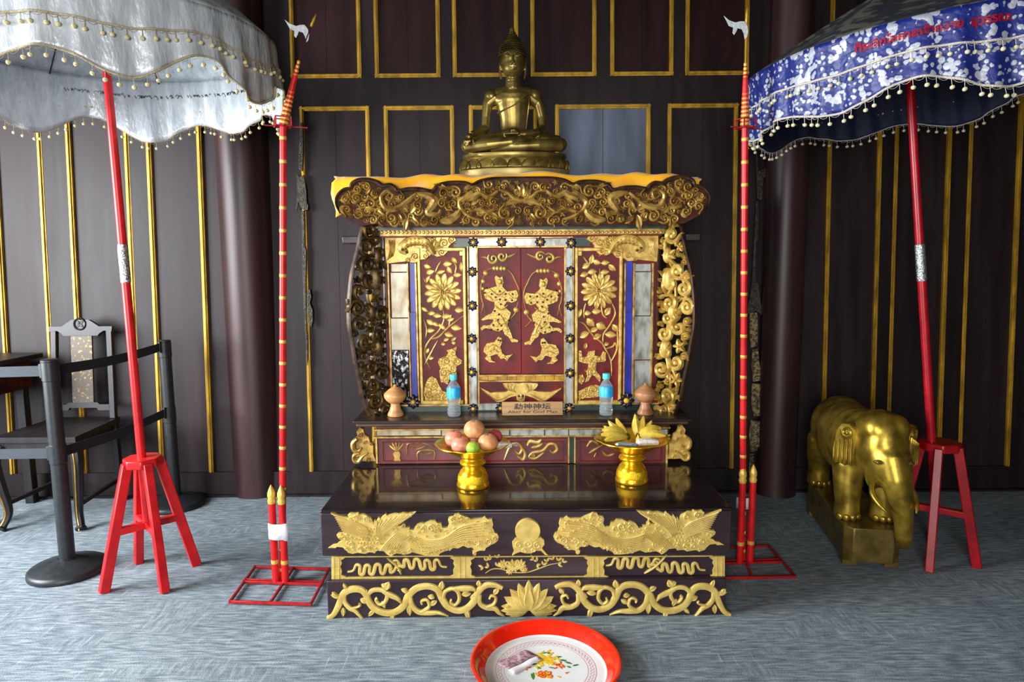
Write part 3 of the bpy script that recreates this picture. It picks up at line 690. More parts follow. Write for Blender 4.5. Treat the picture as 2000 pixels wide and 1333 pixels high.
# back field colours
bb(755, 463, 1287, 803, -.02, .0, 'field_board', 'redpanel')
bb(755, 790, 1285, 803, 0, .012, 'green_plinth', 'green')
bb(755, 788, 1285, 791, 0, .016, 'gilt_bead', 'oldgold')
bb(886, 465, 1152, 482, 0, .006, 'green_frieze', 'green')
# strips of glass at the outer sides
for x0, x1, cuts, ms in ((765, 799, (515, 532, 621, 684, 787), ('mirrorworn', 'mirrorworn', 'mirrorworn', 'mirrordark')), (1238, 1270, (515, 531, 617, 703, 787), ('mirror', 'mirror', 'mirror', 'mirror'))):
    for i in range(4): bb(x0, cuts[i] + .8, x1, cuts[i + 1] - .8, 0, .012 + .001 * (i % 2), 'mirror_tile', ms[i], b=.001)
for x0, x1 in ((761, 765), (799, 802), (814, 818), (1217, 1220), (1234, 1238), (1270, 1274)):
    bb(x0, 514, x1, 788, 0, .02, 'gilt_bead', 'oldgold', b=.002)
for x0, x1 in ((802, 814), (1220, 1234)):
    for y0, y1 in ((512, 610), (610.8, 790)): bb(x0, y0, x1, y1, 0, .008, 'blue_glass_strip', 'blueglass')
for x0, x1 in ((1275, 1285), (752, 760)): bb(x0, 514, x1, 790, 0, .006, 'red_strip', 'redpanel')
# flower panels with gilt frames
for (x0, x1) in ((819, 912), (1122, 1214)):
    bb(x0 + 5, 488, x1 - 5, 786, 0, .006, 'flower_panel', 'redpanel')
    for r in ((x0, 484, x0 + 6, 789), (x1 - 6, 484, x1, 789), (x0 + 6, 484, x1 - 6, 491), (x0 + 6, 781, x1 - 6, 789)):
        bb(*r, 0, .022, 'gilt_frame', 'gilt2', b=.004)
    for sx in ((x1 - 14, x1 - 6) if x0 < 1000 else (x0 + 6, x0 + 14)), : bb(sx[0], 491, sx[1], 500, 0, .016, 'frame_corner', 'gilt2', b=.002)
H2 = .006
def stems(m, T, lines, w, h=.006): [MB().ridge(BODY, T(L), w, h, H2).build('gilt_stem', 'gilt2', cab) for L in lines]
def tl(L): return [BODY.px(810 + x * .24, 480 + y * .24) for x, y in L]
def tr(L): return [BODY.px(1115 + x * .24, 480 + y * .24) for x, y in L]
K = pxm(BODY.P(CX, 1.0)); u = .24 * K
def leaves(name, T, L, parent=cab, m_='gilt2'):
    for x, y, a, ln, w in L: q = T([(x, y)])[0]; ln *= 1.25; w *= 1.45; MB().leaf(BODY, q[0] - math.cos(a) * ln * u / 2, q[1] - math.sin(a) * ln * u / 2, a, ln * u, w * u, .008, H2).build('gilt_leaf', m_, parent)
def flower(T, x, y, R):
    m = MB(); q = T([(x, y)])[0]
    for n, L, w, h in ((14, R, .2, .006), (11, R * .74, .22, .011), (8, R * .45, .24, .015)):
        for k in range(n):
            a = 2 * PI * k / n + n; m.leaf(BODY, q[0] + math.cos(a) * L * .2 * u, q[1] + math.sin(a) * L * .2 * u, a, L * .85 * u, L * w * u, h, H2, rnd=True)
    for k in range(7): m.dome(BODY, q[0] + (k % 3 - 1) * 16 * u, q[1] + (k // 3 - 1) * 14 * u, 8 * u, .014, 8, H2)
    return m.build('chrysanthemum_relief', 'gilt2', cab)
flower(tl, 230, 378, 142); flower(tr, 228, 365, 140)
stems(None, tl, [[(130, 1000), (90, 920), (85, 840), (130, 760), (200, 690), (240, 600), (230, 500)], [(130, 760), (200, 740), (280, 660), (400, 570)], [(90, 760), (100, 680), (75, 600)], [(280, 660), (290, 600), (300, 560)], [(80, 970), (130, 880), (190, 770)], [(170, 220), (190, 170), (215, 130)], [(330, 230), (340, 170), (320, 130)], [(70, 260), (100, 300), (110, 270)]], 8 * u)
leaves('leaf_relief', tl, [(270,150,.1,60,20),(325,120,-.9,50,18),(285,200,-1,50,18),(350,240,.1,55,18),(380,170,1.6,60,14),(105,170,-.3,50,18),(130,215,.3,55,20),(215,215,.3,60,16),(110,270,1,50,14),(85,520,-.6,55,16),(140,550,.1,50,18),(185,570,-.1,60,18),(260,575,.2,60,20),(365,525,0,60,22),(295,600,.3,50,16),(130,625,-.6,60,20),(175,640,-.5,55,16),(225,660,-.7,60,18),(340,670,-.1,70,22),(130,690,.1,60,18),(280,725,-.3,60,20),(260,765,.4,40,12),(320,760,.6,40,12),(235,800,0,30,14),(320,790,0,30,14),(105,855,1,40,14),(135,915,.2,40,14)])
stems(None, tr, [[(330, 1060), (325, 940), (280, 840), (250, 790), (180, 730), (110, 640), (65, 620)], [(260, 790), (265, 720), (320, 640), (360, 550), (335, 470)], [(325, 940), (360, 880), (380, 800), (375, 700)], [(280, 840), (340, 820), (360, 790), (375, 850)], [(120, 470), (105, 530), (108, 590)], [(245, 490), (260, 560), (290, 590)], [(230, 250), (235, 190)], [(100, 90), (150, 150), (160, 90)]], 8 * u)
leaves('leaf_relief', tr, [(125,165,.5,60,20),(170,110,1.4,60,18),(210,135,-.3,60,18),(280,140,.1,55,18),(335,180,-.7,60,20),(110,235,.3,60,20),(175,215,.1,60,20),(275,215,.1,60,18),(70,550,1.2,60,18),(135,550,.1,50,18),(208,535,.1,60,22),(300,535,1,60,22),(160,625,-.8,70,26),(245,655,-.4,70,26),(190,685,.4,55,18),(110,725,.5,70,24),(215,740,.5,60,20),(325,725,-.1,80,22),(360,670,-.9,60,20),(120,815,1.4,40,14),(290,800,.4,35,14),(150,900,-.6,40,12)])
def speckle(m, P_, n, seed, h0, r0=.0025, r1=.0055):
    rn = random.Random(seed); xs = [p[0] for p in P_]; ys = [p[1] for p in P_]; k = 0
    for _ in range(n * 6):
        q = (rn.uniform(min(xs), max(xs)), rn.uniform(min(ys), max(ys))); r = rn.uniform(r0, r1)
        if not inside(q, P_) or edist(q, P_) < r * .8: continue
        k += 1
        if k % 3 == 0: m.dome(BODY, q[0], q[1], r * .8, .003, 6, h0)
        else:
            a = rn.uniform(0, PI); m.ridge(BODY, [(q[0] - math.cos(a) * r, q[1] - math.sin(a) * r), (q[0] + math.sin(a) * r * .5, q[1] - math.cos(a) * r * .5), (q[0] + math.cos(a) * r, q[1] + math.sin(a) * r)], .0012, .003, h0)
        if k >= n: break
def fig(T, polys, name, dots=(), h=.01):
    m = MB()
    for p in polys: m.blob(BODY, T(p), h, .0016, H2); speckle(m, T(p), 30, 3, H2 + h - .0008); scroll_fill(m, BODY, T(p), (34 * u, 26 * u, 18 * u), 120, 4, .006, wk=.22, h0=H2 + h - .001)
    o = m.build(name, 'figure', cab, smooth=30)
    return o
GL = [[(190,945),(205,915),(260,895),(275,870),(260,850),(310,835),(345,820),(335,870),(345,905),(390,930),(375,960),(340,985),(345,1040),(310,1050),(290,1020),(282,1100),(270,1130),(240,1110),(215,1110),(205,1060),(212,1000)]]
fig(tl, GL, 'rider_relief')
fig(tl, [[(85,1130),(110,1080),(140,1060),(180,1080),(200,1130),(230,1180),(290,1200),(340,1230),(340,1265),(90,1265),(75,1200)]], 'rock_relief', h=.007)
fig(tr, [[(60,850),(85,850),(90,905),(130,900),(140,860),(170,855),(195,850),(190,890),(240,900),(260,855),(285,870),(275,945),(230,945),(205,950),(200,1010),(240,1060),(235,1110),(190,1060),(170,1050),(140,1100),(110,1110),(135,1050),(140,960),(100,955),(60,940)]], 'dancer_relief')
fig(tr, [[(60,1180),(130,1150),(200,1130),(240,1140),(250,1190),(220,1230),(60,1245)], [(60,1110),(65,1050),(95,1045),(115,1090),(85,1130)]], 'rock_relief', h=.007)
# posts of mirror with flower studs around the doors
for x0, x1, in ((917, 932), (1103, 1118)):
    ys = [484, 531, 597, 661, 726, 797]
    for i in range(5): bb(x0, ys[i] + .8, x1, ys[i + 1] - .8, 0, .016, 'mirror_tile', 'mirror', b=.001)
    bb(x0 - 2, 482, x0, 800, 0, .02, 'gilt_bead', 'oldgold'); bb(x1, 482, x1 + 2, 800, 0, .02, 'gilt_bead', 'oldgold')
for x0, x1 in ((925, 980), (981, 1055), (1056, 1115)): bb(x0, 466.5, x1, 481, .0, .016, 'mirror_tile', 'mirror', b=.001)
bb(917, 481, 1118, 484, 0, .02, 'gilt_bead', 'oldgold'); bb(917, 463.5, 1118, 466, 0, .02, 'gilt_bead', 'oldgold')
for x0, x1 in ((935, 980), (1060, 1101)): bb(x0, 787, x1, 800, .0, .018, 'mirror_tile', 'mirror', b=.001)
proto = None
def stud(x, y, r=10):
    global proto
    q = BODY.px(x, y); fr = Fr((0, 0, 0), (1, 0, 0), (0, 0, 1))
    if proto is None:
        m = MB()
        for k in range(8): m.leaf(fr, 0, 0, k * PI / 4, 1, .36, .35)
        d = m.build('flower_stud', 'stud', cab, local=True); c = MB().dome(fr, 0, 0, .36, .55, 12).build('stud_centre', 'studc', d, local=True)
        proto = (d.data, c.data); COL.objects.unlink(c); COL.objects.unlink(d); bpy.data.objects.remove(c); bpy.data.objects.remove(d)
    d = bpy.data.objects.new('flower_stud', proto[0]); COL.objects.link(d); d.parent = cab; d.matrix_parent_inverse = cab.matrix_basis.inverted()
    k = r * K; d.location = BODY.P(q[0], q[1], .017); d.scale = (k, k, k)
    c = bpy.data.objects.new('stud_centre', proto[1]); COL.objects.link(c); c.parent = d
for x, y in ((925, 474), (980, 473), (1055, 473), (1115, 475), (923, 531), (923, 597), (922, 661), (922, 726), (1114, 530), (1114, 597), (1113, 661), (1113, 728), (1111, 796), (925, 797), (978, 796)): stud(x, y, 11)
stud(808, 784, 15); stud(1222, 781, 17)
# doors
def td(L): return [BODY.px(930 + x * .24, 480 + y * .24) for x, y in L]
H2 = .012
doors = []
for x0, x1 in ((935, 1017.6), (1018.4, 1101)):
    d = bb(x0, 485, x1, 730, 0, .012, 'door_leaf', 'redpanel', b=.002); doors.append(d)
bb(935, 731, 1101, 734, 0, .02, 'gilt_bead', 'oldgold'); bb(935, 742, 1101, 744.5, 0, .02, 'gilt_bead', 'oldgold')
for k in range(9): bb(935.4 + k * 18.4, 734, 953.2 + k * 18.4, 742, 0, .014 + .001 * (k % 2), 'amber_tile', 'amber')
bb(935, 744, 1101, 788, 0, .008, 'bat_panel', 'redpanel')
bb(932, 483, 935, 788, 0, .018, 'gilt_bead', 'oldgold'); bb(1101, 483, 1104, 788, 0, .018, 'gilt_bead', 'oldgold')
WAR = [[(150,260),(165,240),(190,258),(215,248),(225,300),(215,335),(170,335),(160,300)],
       [(60,380),(75,350),(110,345),(160,330),(215,330),(255,370),(330,360),(345,400),(330,450),(290,465),(250,455),(230,490),(250,510),(285,540),(270,600),(255,640),(280,690),(300,750),(345,765),(340,785),(290,785),(260,740),(230,720),(215,680),(190,700),(150,690),(120,680),(80,670),(45,690),(35,670),(60,645),(110,645),(135,620),(140,600),(100,600),(60,610),(38,600),(80,570),(130,545),(150,500),(150,460),(110,450),(75,430)]]
ARC = [[(60,260),(80,215),(110,190),(170,183),(235,185),(285,220),(320,290),(345,350),(345,430),(325,520)], [(62,255),(40,330),(45,430),(60,480),(40,550)], [(60,480),(75,545)], [(60,480),(120,475)], [(270,600),(310,560),(325,520)], [(270,570),(335,640)]]
BEAST = [(65,830),(90,790),(150,780),(170,750),(185,735),(210,745),(215,780),(200,820),(215,870),(240,890),(300,880),(270,910),(250,935),(230,915),(200,920),(170,880),(120,895),(130,930),(165,945),(110,948),(70,915),(90,890),(60,860)]
DOTS = [(85,345),(70,383),(127,393),(160,418),(192,370),(193,437),(240,392),(297,393),(290,443),(200,475),(187,557),(150,530),(180,600),(265,605),(140,643),(205,647),(123,680),(177,682),(240,440)]
for s in (0, 1):
    X = (lambda L, dy=0: td(L)) if s == 0 else (lambda L, dy=20: td([(735 - x, y + dy) for x, y in L]))
    d = doors[s]
    m = MB()
    for i, p in enumerate(WAR): m.blob(BODY, X(p), .011, .002, H2); speckle(m, X(p), 90 if i else 10, 5 + s, H2 + .0102)
    for L in ([(110, 350), (180, 400), (240, 360)], [(150, 480), (200, 520), (260, 480)], [(160, 600), (200, 640), (250, 610)], [(90, 400), (140, 440)], [(260, 390), (310, 430)], [(200, 560), (240, 640), (260, 700)], [(170, 290), (210, 290)]):
        m.ridge(BODY, X(L), 7.5 * u, .008, H2 + .009)
    q = X([(192, 292)])[0]; m.dome(BODY, q[0], q[1], 24 * u, .012, 12, H2 + .009)
    w = m.build('warrior_relief', 'figure', d, smooth=30)
    m = MB()
    for L in ARC: m.ridge(BODY, X(L), 5 * u, .008, H2)
    for x, y, r in ((80, 222, 24), (150, 185, 18), (175, 185, 20), (205, 186, 20), (232, 187, 18), (325, 522, 24), (60, 290, 20), (55, 350, 16)):
        q = X([(x, y)])[0]; m.dome(BODY, q[0], q[1], r * u, .012, 10, H2)
    m.build('staff_relief', 'gilt2', d)
    m = MB().blob(BODY, X(BEAST, 12), .012, .002, H2); speckle(m, X(BEAST, 12), 40, 8 + s, H2 + .0112)
    for L in ([(90, 830), (140, 800), (190, 830)], [(100, 860), (150, 840), (180, 860)], [(220, 890), (260, 925)], [(190, 770), (205, 800)]): m.ridge(BODY, X(L, 12), 6 * u, .005, H2 + .011)
    m.build('beast_relief', 'figure', d, smooth=30)
    m = MB()
    for (x, y, r, dd) in ((140, 105, 44, 1), (212, 88, 40, -1)): q = X([(x, y)], 0)[0]; m.scroll(BODY, q[0], q[1], r * u, 2.4 if dd > 0 else .6, 1.2, dd * (1 if s == 0 else -1), 13 * u, .01, H2)
    m.ridge(BODY, X([(110, 110), (75, 95), (42, 92)], 0), [10 * u, 9 * u, 4 * u], .008, H2); m.ridge(BODY, X([(245, 95), (280, 85), (320, 65)], 0), [12 * u, 9 * u, 4 * u], .008, H2)
    m.build('cloud_relief', 'gilt2', d)
    m = MB()
    for x, y in DOTS + [(180, 765), (198, 768)]: q = X([(x, y)])[0]; m.dome(BODY, q[0], q[1], 9.5 * u, .007, 8, H2 + .011)
    for x, y in ((140, 105), (208, 92)): q = X([(x, y)], 0)[0]; m.dome(BODY, q[0], q[1], 12 * u, .012, 8, H2)
    tag(m.build('black_beads', 'blackdot', d), kind='stuff')
BAT = [(30,1145),(60,1160),(120,1190),(170,1185),(240,1185),(270,1170),(230,1145),(215,1115),(300,1110),(345,1115),(385,1110),(500,1115),(490,1145),(460,1172),(500,1180),(560,1185),(610,1185),(690,1155),(690,1165),(660,1190),(600,1240),(550,1272),(510,1265),(460,1235),(400,1215),(395,1258),(365,1272),(330,1255),(325,1220),(280,1230),(220,1265),(170,1272),(110,1220),(60,1180)]
H2 = .008
m = MB().blob(BODY, td(BAT), .011, .002, H2)
for k in range(4):
    for sx in (-1, 1): m.ridge(BODY, td([(362 + sx * 40, 1190), (362 + sx * (60 + k * 18), 1160), (362 + sx * (45 + k * 32), 1120)]), 5 * u, .004, H2 + .01)
for sx in (-1, 1): m.ridge(BODY, td([(362 + sx * 70, 1200), (362 + sx * 150, 1240), (362 + sx * 200, 1250), (362 + sx * 320, 1165)]), 6 * u, .005, H2 + .01)
a, b = td([(362, 1225)])[0]; m.dome(BODY, a, b, 36 * u, .016, 14, H2); 
m.build('bat_relief', 'gilt2', cab, smooth=30)
m = MB()
for x in (347, 378): a, b = td([(x, 1218)])[0]; m.dome(BODY, a, b, 11 * u, .008, 8, H2 + .014)
m.build('bat_eyes', 'blackdot', cab)
# corner brackets: a carp among waves
def t1(L, fr): return [fr.px(640 + x * .2251, 320 + y * .2251) for x, y in L]
CORN = [(495,632),(620,632),(720,632),(820,632),(900,645),(960,632),(1060,628),(1105,640),(1122,665),(1085,690),(1055,720),(1050,760),(1010,800),(950,812),(900,790),(860,830),(800,840),(770,862),(740,865),(680,852),(600,862),(510,872),(495,750)]
KF = front(YB - .012)
KX = KF.px(1019, 490)[0]; uk = .2251 * pxm(KF.P(KX, 1.5))
for s in (-1, 1):
    X = (lambda L: t1(L, KF)) if s < 0 else (lambda L: [(2 * KX - a, b) for a, b in t1(L, KF)])
    m = MB().blob(KF, X(CORN), .016, .003, -.012)
    o = m.build('corner_bracket', 'oldgold' if s < 0 else 'gilt2', cab, smooth=30)
    m = MB()
    m.ridge(KF, X([(690, 770), (640, 740), (700, 680), (790, 665), (860, 690), (910, 760), (930, 790)]), [26 * uk, 42 * uk, 48 * uk, 36 * uk, 16 * uk], .022, .002)
    for k in range(6):
        for j in (-1, 0, 1):
            x, y = 690 + k * 34, 700 - 22 * math.sin(k * .6) + j * 24 + (k > 3) * (k - 3) * 14
            m.ridge(KF, X([(x - 8, y - 10), (x + 8, y), (x - 8, y + 10)]), 4 * uk, .005, .021)
    for k in range(7): m.ridge(KF, X([(520 + k * 8, 840 - k * 6), (545 + k * 6, 740), (530 + k * 9, 660)]), 6 * uk, .007, .003)
    for x, y, r in ((930, 690, 44), (1010, 690, 34), (1075, 660, 30), (990, 770, 30), (760, 805, 28), (850, 800, 26), (700, 840, 22), (920, 650, 30)):
        q = X([(x, y)])[0]; m.scroll(KF, q[0], q[1], r * uk, r, 1.3, s, r * uk * .2, .012, .003, tail=r * uk)
    for k in range(4): m.leaf(KF, *X([(905, 745)])[0], (PI - 1 if s > 0 else 1) + (k - 1.5) * .5, 110 * uk, 20 * uk, .014, .004)
    m.build('carp_carving', 'gilt2', o)
    m = MB()
    for x, y in ((655, 748), (690, 768)): q = X([(x, y)])[0]; m.dome(KF, q[0], q[1], 12 * uk, .01, 10, .02)
    m.build('carp_eyes', 'rimdark', o)

# ---- carved side wings, splayed forward at the outer edge
WOUT = [(722,418),(712,432),(705,455),(701,480),(695,505),(688,535),(684,570),(682,605),(683,640),(689,672),(694,705),(702,742),(708,775),(716,798),(722,813)]
WIN = [(758,813),(762,790),(757,760),(755,700),(753,600),(751,500),(750,470),(744,445)]
for s in (-1, 1):
    xi = BODY.px(755 if s < 0 else 1283, 600)[0]; xo = front(YE + .03).px(683 if s < 0 else 1356, 600)[0]
    d = Vector((xo - xi, (YE + .05) - (YB - .005), 0)).normalized()
    if s < 0: fr = Fr((xi, YB - .005, 0), -d, (0, 0, 1))
    else: fr = Fr((xi, YB - .005, 0), d, (0, 0, 1))
    X = (lambda L: [fr.px(*p) for p in L]) if s < 0 else (lambda L: [fr.px(2038 - x, y) for x, y in L])
    out, inn = X(WOUT), X(WIN); poly = out + inn
    wing = thing_part = None
    m = MB(); m.ridge(fr, out, .009, .018, -.006); m.ridge(fr, inn, .006, .014, -.004)
    m.ridge(fr, out, .008, -.014, -.006); m.ridge(fr, [out[-1], inn[0]], .012, .016, -.004, sub=False)
    mk = 'shadegilt' if s < 0 else 'gilt2'
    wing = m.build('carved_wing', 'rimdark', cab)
    m = MB()
    scroll_fill(m, fr, poly, (.04, .034, .027, .021, .016, .012), 300, 7 + s, .022, wk=.31, h0=-.004)
    # the stem that ties the tendrils together
    N = 16; st = []
    for k in range(N):
        t = k / (N - 1); a = out[min(len(out) - 1, int(t * (len(out) - 1)))]; b = inn[::-1][min(len(inn) - 1, int(t * (len(inn) - 1)))]
        q = .5 + .3 * math.sin(t * 17); st.append((a[0] * q + b[0] * (1 - q), a[1] * .8 + b[1] * .2))
    m.ridge(fr, st, .008, .016, -.006); m.ridge(fr, [(p[0] * .5 + (poly[0][0] + inn[0][0]) * .25, p[1]) for p in st], .006, .012, -.008)
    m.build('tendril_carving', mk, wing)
    for k, (x, y, r) in enumerate(((728, 545, 15), (735, 680, 12), (722, 610, 10), (732, 500, 10))):
        a, b = X([(x, y)])[0]; m = MB()
        m.sph(fr.P(a, b, .008), (r * .0024, .012, r * .0036), 12, 8)
        for j in range(4): m.leaf(fr, a, b, j * 1.6 + k, .035, .009, .014, .006)
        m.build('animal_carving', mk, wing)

# ---- carved cornice
CORT = [(110,430),(80,370),(75,310),(100,260),(150,222),(200,215),(215,172),(270,142),(350,140),(430,162),(475,190),(540,185),(585,210),(612,236),(700,222),(800,222),(905,240),(950,195),(1030,170),(1120,165),(1200,170),(1252,186),(1320,150),(1400,130),(1500,121),(1690,118)]
CORB = [(1690,548),(460,548),(420,520),(300,545),(230,512),(150,472)]
CCX = CF.px(1020, 400)[0]; uc = .2251 * pxm(CF.P(CCX, 1.6))
half_t = t1(CORT, CF); half_b = t1(CORB, CF); cx0 = half_t[-1][0]
mr = lambda L: [(2 * cx0 - a, b) for a, b in L]
fullt = half_t + mr(half_t[:-1])[::-1]; fullb = half_b[1:]
full = fullt + mr(fullb)[::-1] + fullb
full = fullt + mr(half_b[1:])[::-1] + half_b[1:]
co = MB().blob(CF, full, .012, .002, -.012)
cor = co.build('cornice', 'cornice', cab, smooth=30)
MB().prism([CF.P(a, b, -.05) for a, b in full], (0, -.039, 0)).build('cornice_back', 'rimdark', cor, smooth=30)
m = MB()
for L in (half_t, mr(half_t)): m.ridge(CF, L, .011, .022, -.004)
m.build('scalloped_rim', 'rimdark', cor)
for s in (-1, 1):
    X = (lambda L: t1(L, CF)) if s < 0 else (lambda L: mr(t1(L, CF)))
    H0 = -.003
    m = MB()                                                       # large leaves, dragon and tendrils
    def ln(L, w, h=.024): m.ridge(CF, X(L), [q * 1.1 * uc for q in w], h, H0)
    ln([(470, 330), (520, 395), (620, 385), (700, 320), (770, 265)], [22, 30, 30, 22, 14], .03)
    ln([(470, 330), (470, 280), (520, 240), (570, 270), (550, 320), (510, 300)], [20, 20, 18, 16, 12])
    ln([(780, 265), (870, 280), (930, 320), (900, 380), (870, 430), (960, 440), (980, 400)], [14, 40, 44, 30, 22, 12], .03)
    ln([(970, 500), (1060, 490), (1130, 440), (1150, 395)], [14, 44, 34, 10], .03)
    ln([(1260, 250), (1200, 290), (1140, 340), (1180, 420), (1260, 470), (1350, 490)], [26, 30, 22, 20, 18, 10])
    ln([(1480, 240), (1400, 290), (1330, 260), (1270, 290), (1210, 310)], [14, 26, 30, 34, 24], .034)
    ln([(1230, 420), (1320, 400), (1400, 420), (1470, 380)], [16, 22, 20, 12], .028)
    ln([(1480, 235), (1560, 250), (1620, 300), (1690, 318)], [12, 18, 22, 14], .024)
    ln([(1520, 370), (1600, 330), (1690, 330)], [10, 28, 20], .022)
    for x, y, r, a0, d in ((260, 300, 42, 1, 1), (380, 350, 44, 2.5, -1), (160, 310, 36, .5, 1), (175, 400, 40, 4, -1), (280, 440, 40, 3, 1), (340, 200, 36, 2, -1), (260, 225, 36, 5, 1), (560, 470, 50, 2, 1), (640, 290, 32, 1, -1), (930, 490, 38, 4, 1), (1110, 250, 52, 2, -1), (1010, 260, 40, .5, 1), (1000, 345, 40, 1, 1), (1090, 350, 36, 4, -1), (1540, 430, 54, 2.2, 1), (1400, 250, 34, 3, 1), (1510, 210, 34, 2, -1), (1340, 345, 30, 5, 1), (1210, 490, 36, 2, 1), (1440, 500, 40, 2, -1), (420, 260, 32, 1, 1), (790, 360, 38, 2, 1), (1650, 410, 34, 2, -1), (1440, 330, 34, 1, 1), (840, 500, 26, 1, 1), (480, 480, 30, 3, -1)):
        q = X([(x, y)])[0]; m.scroll(CF, q[0], q[1], r * uc, a0 if s < 0 else PI - a0, 1.35, d * -s, r * uc * .3, .024 + (r % 7) * .001, H0, tail=r * uc * .9)
    for x, y, a, L, w in ((700, 420, 2.5, 100, 30), (720, 430, .9, 110, 34), (700, 460, -2, 110, 30), (730, 460, -1.0, 90, 26), (690, 390, 1.8, 80, 22), (1040, 220, 2.6, 110, 24), (1180, 215, .1, 100, 28), (640, 500, 1.7, 60, 20), (430, 400, -.9, 90, 24), (320, 380, -.4, 100, 30), (200, 350, 2.6, 90, 24), (1240, 360, .4, 90, 22), (1300, 430, .1, 110, 18), (1480, 470, 2.4, 90, 20), (860, 250, -.9, 100, 28), (1580, 500, .8, 80, 22), (330, 270, .8, 80, 22)):
        q = X([(x, y)])[0]; m.leaf(CF, q[0], q[1], a if s < 0 else PI - a, L * 1.15 * uc, w * 1.25 * uc, .026, H0, bend=.2 * -s)
    sh = m.build('scroll_carving', 'oldgold', cor)
    m = MB()
    scroll_fill(m, CF, X([(100,300),(215,190),(350,150),(460,200),(600,250),(900,255),(1050,180),(1250,200),(1400,140),(1690,130),(1690,540),(460,540),(290,530),(110,420)]), (40 * uc, 31 * uc, 24 * uc, 18 * uc), 260, 21 + s, .016, wk=.33, h0=H0)
    m.build('fine_tendrils', 'oldgold', cor)
    m = MB()                                                       # hills of waves along the foot
    for x0 in ((1400, 1480, 1640) if s < 0 else (1420, 1560)):
        for k in range(4):
            q = X([(x0, 535)])[0]; R = (60 - k * 14) * uc
            m.ridge(CF, [(q[0] + math.cos(t * PI / 10) * R, q[1] + math.sin(t * PI / 10) * R * .9) for t in range(11)], 5 * uc, .012, H0, sub=False)
    m.build('wave_carving', 'oldgold', cor)
m = MB(); q = t1([(1690, 290)], CF)[0]
for k, (a, L, w, h) in enumerate(((PI / 2, 115, 36, .03), (PI / 2 + .45, 110, 34, .024), (PI / 2 - .45, 110, 34, .024), (PI / 2 + .85, 115, 30, .018), (PI / 2 - .85, 115, 30, .018))): m.leaf(CF, q[0], q[1], a, L * uc, w * uc, h, -.003)
m.ridge(CF, [(q[0], q[1]), (q[0], q[1] - 120 * uc)], 10 * uc, .014, -.003, sub=False)
m.build('lotus_bud_carving', 'oldgold', cor)

# ---- low front: mirror strip, three panels, scroll ends
for x0, x1 in ((737, 862), (863, 995), (996, 1063), (1064, 1110), (1111, 1216), (1217, 1303)):
    bb(x0 + .4, 838.5, x1 - .4, 850, 0, .012, 'mirror_tile', 'mirror' if x0 > 990 else 'mirrorworn', fr=LOW, b=.001)
bb(731, 835.5, 1308, 838.5, 0, .016, 'gilt_bead', 'oldgold', fr=LOW); bb(731, 850, 1308, 853, 0, .016, 'gilt_bead', 'oldgold', fr=LOW)
for x0, x1 in ((740, 909), (927, 1108), (1124, 1299)):
    bb(x0, 857, x1, 905, 0, .004, 'lower_panel', 'redbase', fr=LOW)
    for r in ((x0 + 8, 862, x1 - 8, 863.6), (x0 + 8, 899, x1 - 8, 900.6), (x0 + 8, 863, x0 + 9.5, 900), (x1 - 9.5, 863, x1 - 8, 900)): bb(*r, .004, .008, 'panel_bead', 'redpanel', fr=LOW)
for x0 in (911, 1110):
    bb(x0 + 2, 853, x0 + 11, 904, 0, .008, 'green_stile', 'green', fr=LOW)
    for x in (x0 - 1, x0 + 11): bb(x, 853, x + 2.5, 904, 0, .014, 'gilt_bead', 'gilt2', fr=LOW)
for x in (735, 1300): bb(x, 853, x + 3, 904, 0, .014, 'gilt_bead', 'gilt2', fr=LOW)
def lp(L): return [LOW.px(*p) for p in L]
KL = pxm(LOW.P(LX, .6))
m = MB(); m.blob(LOW, lp([(770,900),(771,893),(768,886),(772,881),(781,881),(784,886),(782,893),(784,900)]), .009, .002, .004)
for a in (-.7, -.3, .1, .5, .9): q = LOW.px(776, 881); m.leaf(LOW, q[0], q[1], PI / 2 + a, .05, .008, .006, .004)
m.build('vase_relief', 'oldgold', cab)
m = MB()
for L in ([(795, 890), (796, 872), (800, 866), (830, 866), (848, 872)], [(817, 900), (818, 882), (848, 880), (848, 897)], [(800, 872), (815, 877), (830, 872)], [(822, 884), (834, 887), (845, 884)]): m.ridge(LOW, lp(L), .004, .007, .004)
m.build('table_relief', 'oldgold', cab)
m = MB()
for L, w in (([(985, 898), (992, 880), (1000, 868), (1012, 866), (1020, 876), (1014, 886), (1006, 880)], 3), ([(1010, 890), (1022, 897), (1026, 885), (1020, 874)], 3.4), ([(1030, 870), (1036, 862), (1050, 864), (1058, 858)], 4), ([(1032, 892), (1040, 884), (1060, 880), (1072, 868), (1084, 868), (1088, 878), (1080, 884), (1074, 879)], 3.2), ([(1032, 893), (1046, 895), (1062, 884)], 2.6), ([(1038, 874), (1050, 872), (1060, 866)], 3)):
    m.ridge(LOW, lp(L), w * KL, .009, .004)
q = LOW.px(1042, 888); m.scroll(LOW, q[0], q[1], .012, 1, 1.3, 1, .003, .008, .004)
m.build('dragon_relief', 'gilt2', cab)
m = MB()
for L in ([(1146, 872), (1154, 862), (1164, 864), (1172, 872)], [(1150, 885), (1165, 876), (1178, 868)], [(1160, 892), (1164, 884)], [(1176, 880), (1186, 890), (1200, 886)]): m.ridge(LOW, lp(L), 3 * KL, .008, .004)
m.build('dragon_relief', 'oldgold', cab)
DOL = [(150,872),(130,850),(140,800),(180,780),(140,770),(122,720),(135,670),(175,640),(165,600),(200,550),(235,570),(250,620),(285,640),(300,690),(330,720),(330,800),(355,872)]
DF = front(YL - .02); DX = DF.px(1018, 870)[0]
